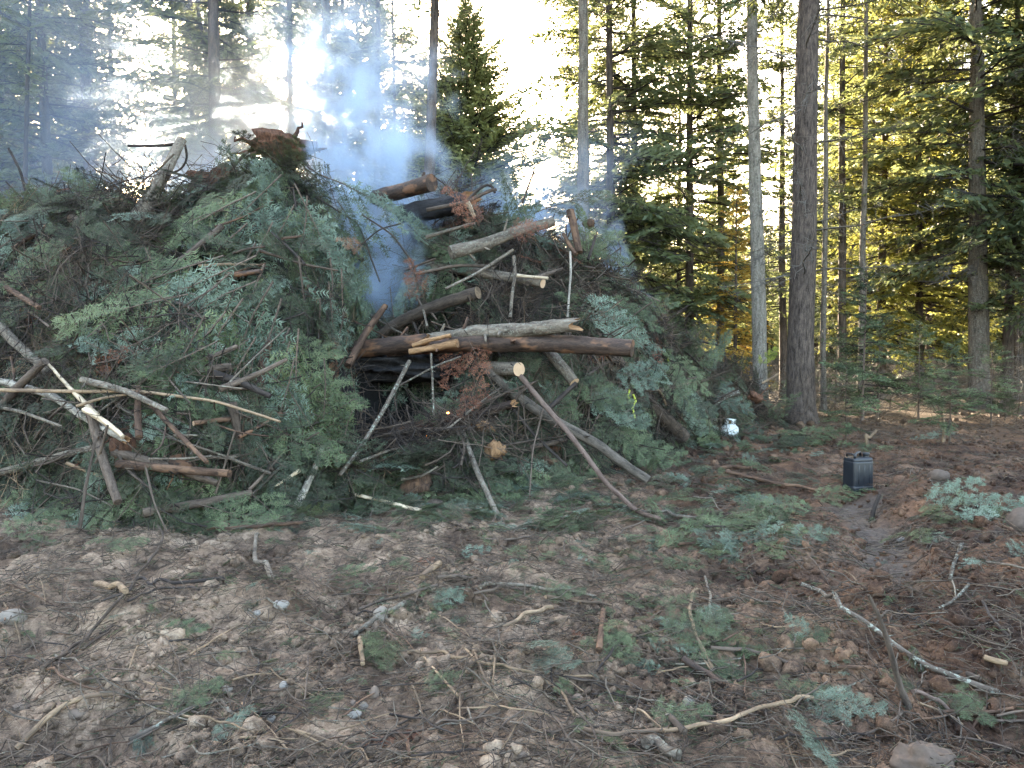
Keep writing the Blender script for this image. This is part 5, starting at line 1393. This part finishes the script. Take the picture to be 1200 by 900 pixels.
def tree_meshes(seed, H, r0, cb, Lmax, dens, bark, leaf, dead=0.0, droop=-.15, topup=.5, tip=.15, shape=.8, thin=False, dbase=1.0, deadlen=1.6, bend=.0, dthick=1.0):
    r_ = np.random.RandomState(seed)
    # trunk
    n = 12; hz = np.concatenate([np.linspace(-.25, .8, 5), np.linspace(1.2, H, int(H * 1.6))])
    P_ = np.stack([bend * np.sin(hz / H * 3) + .03 * n2(hz * .5, np.full(len(hz), seed * 1.7)), .03 * n2(hz * .5, np.full(len(hz), seed * 2.7 + 9)), hz], 1)
    rad = r0 * (1 - .88 * np.clip(hz / H, 0, 1) ** 1.1) * (1 + .35 * np.exp(-np.maximum(hz, 0) * 3.0))
    V, a3, a4, ax = tube(P_, rad, 14, True, .05, seed=seed * 1.3)
    mb = MB(); mb.add(V, a3, a4, ax); trunk = mb.build("trunk", [bark], smooth=True)
    cen = lambda z_: np.array([np.interp(z_, hz, P_[:, 0]), np.interp(z_, hz, P_[:, 1]), z_])
    # crown
    LV = []; LR = []; LF = 0; BV = []; BF = []; nb = 0
    z = cb
    while z < H - .1:
        t = (z - cb) / (H - cb)
        L = Lmax * (1 - t) ** shape * r_.uniform(.55, 1.12) * (.55 + .45 * min(1, t * 5 + .2)) + .25
        az = r_.uniform(0, 2 * math.pi)
        el = droop + (topup - droop) * t + r_.normal(0, .12)
        rot = rotm(az, el, r_.normal(0, .35)); org = cen(z)
        T, W = (SPRT if thin else SPR)[r_.randint(4 if thin else 6)]
        q = T.reshape(-1, 3)
        q = q.copy(); q[:, 2] -= .16 * q[:, 0] ** 2 * r_.uniform(.2, 1.3)
        LV.append((q @ rot.T) * L + org); LR.append(np.repeat(np.clip(r_.uniform(.1, .6) + r_.uniform(0, .4, len(T)), 0, 1), 4))
        v_, f_ = sticks_geo([(a_ - [0, 0, .16 * a_[0] ** 2], b_ - [0, 0, .16 * b_[0] ** 2], rr_) for a_, b_, rr_ in W], rot, org, L, 1.3)
        BV.append(v_); BF.append(f_ + nb); nb += len(v_)
        z += (H - cb) / dens * r_.uniform(.3, 1.7) * (1.15 - .5 * t)
    LV = np.concatenate(LV)
    crown = mesh("crown", LV, [np.arange(len(LV)).reshape(-1, 4)], [leaf], attrs={"var": ('FLOAT', np.concatenate(LR))})
    limbs = mesh("limbs", np.concatenate(BV), [np.concatenate(BF)], [M_TWIGD], attrs=None)
    # dead limbs under the crown
    dm = None
    if dead:
        DV = []; DF = []; nb = 0
        for _ in range(int(dead)):
            z_ = r_.uniform(dbase, cb + (H - cb) * .35); rot = rotm(r_.uniform(0, 6.28), r_.uniform(-.45, .30), r_.uniform(0, 3)); L = r_.uniform(.35, 1.0) * deadlen
            v_, f_ = sticks_geo(DSP[r_.randint(6)], rot, cen(z_), L, dthick)
            DV.append(v_); DF.append(f_ + nb); nb += len(v_)
        dm = mesh("dead_limbs", np.concatenate(DV), [np.concatenate(DF)], [M_DEADT])
    return trunk, crown, limbs, dm
M_DEADT = bark_mat("dead_twig_grey", (.05, .045, .04), (.16, .145, .125), 2, bstr=.2)
TV = {
 "tall": tree_meshes(1, 24, .17, 4.4, 2.5, 150, M_BARK, M_CRN, dead=26, shape=.55),
 "tall2": tree_meshes(2, 22, .15, 5.8, 2.3, 120, M_BARK, M_CRN, dead=30, shape=.5),
 "dense": tree_meshes(3, 20, .19, 2.4, 3.0, 235, M_BARK, M_CRN, dead=16, shape=.65),
 "spruce": tree_meshes(4, 12.4, .14, .5, 4.6, 600, M_BARK, M_CRY2, dead=0, shape=.8, droop=-.05, topup=.9, thin=True),
 "bare": tree_meshes(5, 22, .16, 9.5, 1.5, 70, M_BARKP, M_CRN, dead=46, dbase=2, deadlen=1.5, shape=.5),
 "big": tree_meshes(6, 26, .29, 9.5, 3.0, 110, M_BARKR, M_CRN, dead=52, dbase=3, deadlen=2.8, shape=.5, dthick=1.2),
 "right": tree_meshes(7, 22, .27, 4.0, 3.9, 190, M_BARKG, M_CRN, dead=50, dbase=2.2, deadlen=2.9, shape=.6, droop=-.1, bend=.25),
 "twiggy": tree_meshes(8, 12, .075, 7.0, 1.1, 42, M_DEADT, M_CRN, dead=60, dbase=.6, deadlen=1.3),
 "lit": tree_meshes(9, 17, .15, 1.6, 2.8, 200, M_BARK, M_CRY, dead=24, dbase=1, deadlen=2.0, shape=.6),
 "larch": tree_meshes(10, 7.6, .08, .8, 1.3, 130, M_BARK, M_LAR, dead=0, shape=.8, thin=True),
 "mid": tree_meshes(12, 15, .12, 2.4, 2.0, 170, M_BARK, M_CRN, dead=26, dbase=.8, deadlen=1.6, shape=.6),
 "sapling": tree_meshes(13, 2.6, .022, .5, .75, 46, M_TWIG, M_NG, dead=6, dbase=.2, deadlen=.4, thin=True),
 "pole": tree_meshes(14, 17, .10, 9.0, 1.2, 50, M_BARKG, M_CRN, dead=40, dbase=1, deadlen=1.1),
}
def tree(kind, pxb, dist, label, pxtop=None, sc=1.0, trk=1.0, rot=None, group=None, name="fir_tree", bark=None, pos=None):
    if pos is None:
        xx = (pxb - 600) / 906.0 * dist; yy = dist
    else: xx, yy = pos
    e = empty(name, (xx, yy, float(G(xx, yy)) - .05))
    lean = 0
    if pxtop is not None:
        lean = math.atan((pxtop - pxb) / 450.0)
    e.rotation_euler = (RS.normal(0, .008), lean, 0)
    e.scale = (sc, sc, sc)
    tag(e, label, "tree", group)
    tr_, cr_, li_, de_ = TV[kind]
    rz = rot if rot is not None else RS.uniform(0, 6.28)
    for nm, me in (("trunk", tr_), ("crown", cr_), ("limbs", li_), ("dead_limbs", de_)):
        if me is None: continue
        o = link(nm, me, e); o.rotation_euler = (0, 0, rz)
        if nm == "trunk":
            o.scale = (trk, trk, 1)
            if bark: o.material_slots[0].link = 'OBJECT'; o.material_slots[0].material = bark
    return e
named = [
 ("dense", 66, 20, 60, 1.0, .85, "tall dense fir, thickest of the smoky trees by the near corner"),
 ("tall", 14, 21, 6, 1.0, .9, "tall fir at the very edge of the smoky trees"),
 ("tall2", 113, 23, 106, .95, .8, "slim fir between the dense fir and the bright gap"),
 ("bare", 18, 17, 48, .75, .55, "thin leaning dead stem before the dense fir"),
 ("pole", 172, 26, 174, .55, .8, "short thin young fir standing in the bright gap"),
 ("pole", 202, 27, 203, .6, .7, "second short thin fir at the bright gap's edge"),
 ("tall2", 228, 23, 231, 1.0, .85, "slim fir just past the bright gap"),
 ("tall", 256, 19, 258, 1.0, 1.1, "stout fir trunk in the thickest smoke"),
 ("tall2", 299, 21, 300, 1.0, 1.0, "tall fir directly behind the root mass"),
 ("bare", 325, 27, 325, .6, .6, "thin snag behind the root mass in the glow"),
 ("tall2", 366, 25, 364, 1.05, .9, "slim smoky fir behind the drooping fir top"),
 ("tall", 393, 22, 387, 1.0, 1.0, "smoky fir whose trunk passes the sun glow"),
 ("tall2", 418, 29, 421, 1.0, .7, "thin fir beyond the smoke column"),
 ("tall2", 467, 25, 462, .9, .6, "thin fir between the smoke and the leaning trunk"),
 ("bare", 490, 19, 510, 1.05, .95, "leaning slender trunk beside the yellow-green spruce"),
 ("spruce", 546, 24, 547, 1.0, 1.0, "pointed yellow-green spruce alone against the bright sky"),
 ("spruce", 588, 30, 588, .70, 1.0, "shorter spruce at the shoulder of the pointed one"),
 ("spruce", 628, 34, 628, .66, 1.0, "small spruce low in the bright sky gap"),
 ("bare", 684, 17, 681, 1.0, .95, "straight grey bare trunk at the edge of the sky gap"),
 ("dense", 719, 21, 712, 1.0, .75, "dense fir right behind the straight grey trunk"),
 ("tall2", 690, 26, 686, .85, .8, "shaggy fir behind the sky gap's grey trunk"),
 ("dense", 808, 22, 804, 1.0, .7, "narrow green fir above the pile's far slope"),
 ("mid", 795, 25, 793, .95, .8, "thin fir beside the narrow green fir"),
 ("bare", 893, 19, 877, 1.05, 1.1, "pale grey-white trunk beside the thick dark trunk"),
 ("big", 938, 16.7, 942, 1.0, 1.0, "thick dark purple-brown trunk nearest the clearing"),
 ("mid", 918, 25, 913, 1.1, 1.0, "thin fir seen between the pale and the thick trunks"),
 ("tall2", 988, 24, 980, 1.0, .9, "dark fir trunk just behind the thick purple-brown one"),
 ("lit", 1078, 24.5, 1070, 1.0, .9, "sunlit yellow-green fir behind the big shaggy tree"),
 ("lit", 1032, 25.5, 1028, 1.05, 1.0, "farther sunlit fir between the two big trunks"),
 ("right", 1147, 21.5, 1120, 1.0, 1.0, "big shaggy fir with the sunlit trunk edge"),
 ("tall2", 1190, 25, 1178, 1.0, .9, "slim dark fir past the big shaggy tree"),
 ("bare", 142, 24, 139, 1.0, .7, "thin bare trunk just inside the bright gap"),
 ("bare", 276, 24, 279, 1.0, .7, "thin bare trunk between the stout fir and the root mass"),
 ("bare", 342, 20, 344, 1.0, .8, "bare trunk rising out of the glow above the crest"),
 ("bare", 408, 25, 404, 1.0, .8, "thin bare trunk beside the fir in the sun glow"),
 ("bare", 442, 23, 446, 1.0, .75, "thin bare trunk behind the smoke column"),
 ("bare", 745, 24, 740, 1.0, .8, "thin bare trunk above the pile's far slope"),
 ("bare", 845, 23, 838, 1.0, .75, "thin bare trunk beside the pale grey-white one"),
 ("pole", 1010, 22, 1006, 1.1, .9, "thin bare pole between the two big trunks"),
 ("pole", 965, 20, 962, 1.0, .8, "slim twiggy pole hugging the thick dark trunk"),
 ("mid", 1090, 30, 1086, 1.2, 1.3, "dark trunk in the shade left of the sunlit trunk"),
]
TREEN = ["thickest smoky fir", "fir at the very edge of the smoke", "slim fir before the bright gap", "thin leaning dead stem", "short young fir in the bright gap", "second short young fir", "slim fir past the bright gap", "stout fir trunk in the smoke",
 "fir behind the root mass", "thin snag behind the root mass", "slim fir behind the fir top", "fir in the sun glow", "thin fir beyond the smoke column", "thin fir by the leaning trunk", "leaning slender trunk", "pointed yellow-green spruce", "shorter spruce", "small gap spruce",
 "straight grey bare trunk", "dense fir by the grey trunk", "shaggy fir by the sky gap", "narrow green fir", "thin fir by the narrow one", "pale grey-white trunk", "thick purple-brown trunk", "thin fir between two trunks", "dark fir by the thick trunk",
 "sunlit fir", "farther sunlit fir", "big shaggy fir", "slim fir past the shaggy one", "bare trunk in the bright gap", "bare trunk by the stout fir", "bare trunk in the glow", "bare trunk by the sun glow fir", "bare trunk behind the smoke column", "bare trunk over the far slope", "bare trunk by the pale one", "bare pole between the big trunks", "twiggy pole by the thick trunk", "shaded dark trunk"]
barks = {3: M_TWIGD, 14: M_BARK, 9: M_BARK, 18: M_BARKG}
for k, (kd, pxb, dist, pxt, sc, tk, lab) in enumerate(named):
    tree(kd, pxb, dist, lab, pxt, sc, tk, name="dead_tree" if kd == "bare" and k in (3, 9) else "fir_tree", bark=barks.get(k) or (M_BARK if 30 < k < 40 and kd == "bare" else None))
e = tree("bare", 300, 22, "dead trunk leaning steeply through the smoke", 240, .85, .8, name="dead_tree", bark=M_BARK)
tree("larch", 862, 20.5, "orange-yellow larch glowing in the sun behind the pale trunk", 861, .80, 1.0, name="larch_tree")
tree("larch", 850, 35, "second golden larch farther behind the pale trunk", 850, 1.0, 1.0, name="larch_tree")
# forest behind
r = np.random.RandomState(202); kinds = ["tall", "tall2", "dense", "mid", "twiggy", "pole", "lit"]
cnt = 0; placed = []
while cnt < 160:
    a = r.uniform(-.80, .80); dist = r.uniform(25, 78) if r.rand() < .8 else r.uniform(22, 40)
    px = 600 + 906 * math.tan(a)
    xx, yy = math.sin(a) * dist, math.cos(a) * dist
    if 505 < px < 668 and dist < 200:
        if dist < 55 or r.rand() < .5: continue
        sck = .35
    elif 120 < px < 200:
        if dist < 40: continue
        sck = .55
    elif 668 < px < 900:
        if dist < 62 and r.rand() < .55: continue
        sck = .62 if dist < 62 else .85
    elif px < 505:
        if r.rand() < .40: continue
        sck = 1.0
    else: sck = 1.0
    if 1000 < px < 1165 and dist < 34: continue
    if 860 < px < 1000 and dist < 42: continue
    if any(math.hypot(xx - u, yy - v_) < 1.3 for u, v_ in placed): continue
    placed.append((xx, yy))
    if px > 740: kd = r.choice(kinds, p=[.12, .16, .16, .20, .14, .12, .10])
    else: kd = r.choice(kinds, p=[.26, .28, .14, .16, .06, .08, .02])
    zone = "smoky woods behind the pile" if px < 505 else ("low trees seen through the bright sky gap" if px < 668 else ("shaded woods behind the pile's far slope" if px < 880 else "shaded forest beyond the clearing"))
    hd = ("fir just behind ", "fir some way behind ", "fir far behind ")[0 if dist < 34 else (1 if dist < 55 else 2)]
    lab0 = None
    cands = sorted(named, key=lambda q: abs(q[1] - px))[:2]
    for adj in {"tall": ("tall", "straight tall"), "tall2": ("slender", "slender dark"), "dense": ("dense", "dense bushy"), "mid": ("medium", "medium green"), "twiggy": ("thin twiggy", "half-dead twiggy"), "pole": ("bare pole-like", "thin bare"), "lit": ("yellowish", "bushy yellowish")}[str(kd)]:
        for nb_ in cands:
            l_ = adj + " " + hd + "the " + TREEN[named.index(nb_)]
            if lab0 is None and l_ not in _used: lab0 = l_; _used[l_] = 1
    tree(kd, px, dist, lab0 or {"tall": "tall fir", "tall2": "slender fir", "dense": "dense fir", "mid": "medium fir", "twiggy": "thin twiggy stem", "pole": "bare pole-like fir", "lit": "yellowish fir"}[kd] + " in the " + zone,
         None, sck * r.uniform(.85, 1.15), r.uniform(.8, 1.2), group="trees: " + str(kd) + ", " + zone, pos=(xx, yy))
    cnt += 1
# saplings and shrubs at the forest edge
for k, (px, py, sc, lab) in enumerate([(1010, 497, 1.35, "green young fir sapling at the forest edge"), (1113, 520, .7, "little grey-green sapling before the big shaggy tree"), (1030, 490, 1.0, "thin sapling beside the green young fir"), (978, 480, .9, "small sapling behind the thick dark trunk"),
    (1160, 500, .7, "low sapling at the foot of the big shaggy tree"), (1075, 492, .9, "faint sapling in the shaded undergrowth"), (990, 520, .55, "tiny sapling near the jerry can")]):
    d = hit(px, py, G); p = at(px, py, d)
    tree("sapling", px, d, lab, None, sc, 1.0, name="fir_sapling", pos=(p[0], p[1]))
# undergrowth: bare brush and ferny tufts
ug = [proto(tangle(61, 30, .55, .6, 1.9, .0055, M_DEADT, .25, 1.0)), proto(tangle(62, 26, .6, .5, 1.6, .005, M_TWIG, .3, .9)), proto(BOUGH["green"][0]), proto(BOUGH["dark"][1])]
P = []; Ro = []; Sc = []; Id = []
for _ in range(1500):
    a = r.uniform(-.75, .75); dist = 15.5 * (62 / 15.5) ** r.rand()
    xx, yy = math.sin(a) * dist, math.cos(a) * dist
    if heap(xx, yy) > .02 or yy < 14.5 + 1.0 * n2(xx * .4, 3.0) + (2.2 if xx > 5.5 else 0): continue
    k = r.choice(4, p=[.50, .22, .18, .10])
    P.append((xx, yy, float(G(xx, yy)) + (.35 if k < 2 else .1)))
    if k < 2: Ro.append((r.normal(0, .4), r.normal(0, .4) + (math.pi / 2 if r.rand() < .4 else 0), r.uniform(0, 6.28)))
    else: Ro.append((r.normal(0, .4), -r.uniform(.1, 1.3), r.uniform(0, 6.28)))
    Sc.append(r.uniform(.5, 1.2) * (1 + dist * .012)); Id.append(k)
scatter("undergrowth", P, Ro, Sc, Id, ug, "bare brush and low green growth on the forest floor")
# far-off wood that reads as one mass
P = []; Ro = []; Sc = []; Id = []
fp = []
for kd in ("dense", "mid", "mid"):
    parts = [TV[kd][0], TV[kd][1]]
    cv = np.zeros(len(TV[kd][1].vertices) * 3, np.float32); TV[kd][1].vertices.foreach_get("co", cv); cv = cv.reshape(-1, 4, 3)[::2]
    tv = np.zeros(len(TV[kd][0].vertices) * 3, np.float32); TV[kd][0].vertices.foreach_get("co", tv); tv = tv.reshape(-1, 3)
    mb = MB(); cvv = cv.reshape(-1, 3); mb.add(cvv, None, np.arange(len(cvv)).reshape(-1, 4), mi=1)
    V, a3, a4, ax = tube([(0, 0, -.2), (0, 0, 8), (0, 0, 18 if kd != "mid" else 14)], [.2, .14, .03], 8, True); mb.add(V, a3, a4, ax, mi=0)
    fp.append(proto(mb.build("far_tree", [M_BARK, M_CRN])))
for _ in range(1250):
    a = r.uniform(-.85, .85); dist = r.uniform(62, 170); px = 600 + 906 * math.tan(a)
    sck = 1.0
    if 515 < px < 665: sck = .62
    if 665 < px < 880: sck = .8
    if 120 < px < 200: sck = .8
    xx, yy = math.sin(a) * dist, math.cos(a) * dist
    P.append((xx, yy, float(G(xx, yy)))); Ro.append((0, 0, r.uniform(0, 6.28))); Sc.append(sck * r.uniform(.7, 1.15)); Id.append(r.randint(3))
scatter("far_woods", P, Ro, Sc, Id, fp, "far-off conifers closing the forest")

# ------------------------------------------------------------------ smoke and haze
def smoke(name, label, base, top, r0, r1, dens, color, pad=1.6, nscale=1.2, curve=(0, 0), thresh=.42, power=1.0, aniso=.3, fade0=.06, fade1=.25):
    """a rising plume: axis from base to top, radius r0 -> r1, in its own box"""
    base = np.array(base, float); top = np.array(top, float); Hh_ = top[2] - base[2]
    lo = np.minimum(base, top) - r1 * pad; hi = np.maximum(base, top) + r1 * pad; lo[2] = base[2] - .05; hi[2] = top[2]
    c = (lo + hi) / 2; hs = (hi - lo) / 2
    hs[0] += abs(curve[0]); hs[1] += abs(curve[1])
    V = np.array([(x_, y_, z_) for x_ in (-1, 1) for y_ in (-1, 1) for z_ in (-1, 1)], float) * hs
    f = [(0, 1, 3, 2), (4, 6, 7, 5), (0, 4, 5, 1), (2, 3, 7, 6), (0, 2, 6, 4), (1, 5, 7, 3)]
    m = bpy.data.materials.new(name); m.use_nodes = True; t = m.node_tree; t.nodes.clear()
    out = N(t, "ShaderNodeOutputMaterial"); pv = N(t, "ShaderNodeVolumePrincipled")
    pv.inputs["Color"].default_value = (*color, 1); pv.inputs["Anisotropy"].default_value = aniso
    t.links.new(pv.outputs[0], out.inputs["Volume"])
    pos = coord(t); sep = N(t, "ShaderNodeSeparateXYZ"); t.links.new(pos, sep.inputs[0])
    tz = math_(t, 'DIVIDE', math_(t, 'SUBTRACT', sep.outputs[2], float(base[2])), float(Hh_), clamp=True)
    wob = math_(t, 'SINE', math_(t, 'MULTIPLY', tz, math.pi))
    def axv(k):
        a_ = math_(t, 'ADD', float(base[k]), math_(t, 'MULTIPLY', tz, float(top[k] - base[k])))
        return math_(t, 'ADD', a_, math_(t, 'MULTIPLY', wob, float(curve[k])))
    # distort the coordinates for billows
    nz_ = N(t, "ShaderNodeTexNoise"); nz_.inputs["Scale"].default_value = nscale * .8; nz_.inputs["Detail"].default_value = 3; t.links.new(pos, nz_.inputs["Vector"])
    sn = N(t, "ShaderNodeSeparateXYZ"); t.links.new(nz_.outputs["Color"], sn.inputs[0])
    rad = math_(t, 'ADD', r0, math_(t, 'MULTIPLY', math_(t, 'POWER', tz, power), r1 - r0))
    def comp(k):
        d_ = math_(t, 'SUBTRACT', sep.outputs[k], axv(k))
        d_ = math_(t, 'ADD', d_, math_(t, 'MULTIPLY', math_(t, 'SUBTRACT', sn.outputs[k], .5), math_(t, 'MULTIPLY', rad, 2.8)))
        return math_(t, 'MULTIPLY', d_, d_)
    rr_ = math_(t, 'DIVIDE', math_(t, 'SQRT', math_(t, 'ADD', comp(0), comp(1))), rad)
    fall = N(t, "ShaderNodeMapRange", interpolation_type='SMOOTHERSTEP'); t.links.new(rr_, fall.inputs[0])
    fall.inputs[1].default_value = 0.1; fall.inputs[2].default_value = 1.05; fall.inputs[3].default_value = 1; fall.inputs[4].default_value = 0
    nf = noise(t, pos, nscale * 1.7, 4, .6, (1, 1, .7))
    nr = N(t, "ShaderNodeMapRange", interpolation_type='SMOOTHSTEP'); t.links.new(nf, nr.inputs[0]); nr.inputs[1].default_value = thresh - .10; nr.inputs[2].default_value = thresh + .25
    e0 = N(t, "ShaderNodeMapRange", interpolation_type='SMOOTHSTEP'); t.links.new(tz, e0.inputs[0]); e0.inputs[1].default_value = 0; e0.inputs[2].default_value = fade0
    e1 = N(t, "ShaderNodeMapRange", interpolation_type='SMOOTHSTEP'); t.links.new(tz, e1.inputs[0]); e1.inputs[1].default_value = 1 - fade1; e1.inputs[2].default_value = 1; e1.inputs[3].default_value = 1; e1.inputs[4].default_value = 0
    thin_ = math_(t, 'DIVIDE', r0, rad)
    den = math_(t, 'MULTIPLY', math_(t, 'MULTIPLY', fall.outputs[0], nr.outputs[0]), math_(t, 'MULTIPLY', math_(t, 'MULTIPLY', e0.outputs[0], e1.outputs[0]), math_(t, 'MULTIPLY', thin_, dens)))
    t.links.new(den, pv.inputs["Density"])
    me = mesh(name, V, [f], [m]); o = link(name, me, loc=c)
    tag(o, label, kind="stuff")
    return o
b0 = at(462, 385, 10.6); t0_ = at(372, -60, 14)
smoke("smoke", "blue smoke column rising from the middle of the pile", b0, t0_, .66, 2.0, 9, (.62, .78, 1.0), nscale=1.5, curve=(.25, 0), aniso=.2, fade1=.95, fade0=.10, thresh=.46, pad=1.3)
b0 = at(768, 400, 12.6); t0_ = at(690, 190, 13.6)
smoke("smoke", "thin blue smoke wisp at the far end of the pile", b0, t0_, .20, .5, 8, (.62, .77, 1.0), nscale=2.8, fade1=.9, curve=(-.15, 0), thresh=.48, fade0=.15)
b0 = at(560, 330, 13.2); t0_ = at(690, 150, 16)
smoke("smoke", "faint blue smoke hanging behind the crest of the pile", b0, t0_, 1.1, 1.9, 1.2, (.48, .68, 1.0), nscale=.9, fade1=.7, thresh=.42)
b0 = at(235, 330, 11.0); t0_ = at(225, 130, 13.5)
smoke("smoke", "small smoke seep beside the drooping fir top", b0, t0_, .5, 1.2, 1.9, (.70, .80, 1.0), nscale=1.3, fade1=.8, thresh=.46, fade0=.2)
b0 = at(250, 330, 12.8); t0_ = at(310, 40, 17)
smoke("smoke", "pale smoke drifting over the near half of the pile", b0, t0_, 1.6, 3.8, .80, (.70, .83, 1.0), nscale=.6, thresh=.40, fade1=.6, aniso=.82)
b0 = at(335, 235, 12.6); t0_ = at(305, 40, 14.5)
smoke("smoke", "smoke added above the uprooted root mass to make a sun glow", b0, t0_, .7, 1.3, 1.5, (.86, .90, .95), nscale=1.2, thresh=.40, fade1=.7, fade0=.2, aniso=.85)  # extra plume put in to scatter the sun into a glow
b0 = at(40, 300, 15); t0_ = at(200, -250, 20)
smoke("smoke", "drifting smoke veil before the woods behind the near corner", b0, t0_, 4.2, 6.0, .085, (.58, .74, 1.0), nscale=.4, thresh=.38, fade1=.3, aniso=.3)
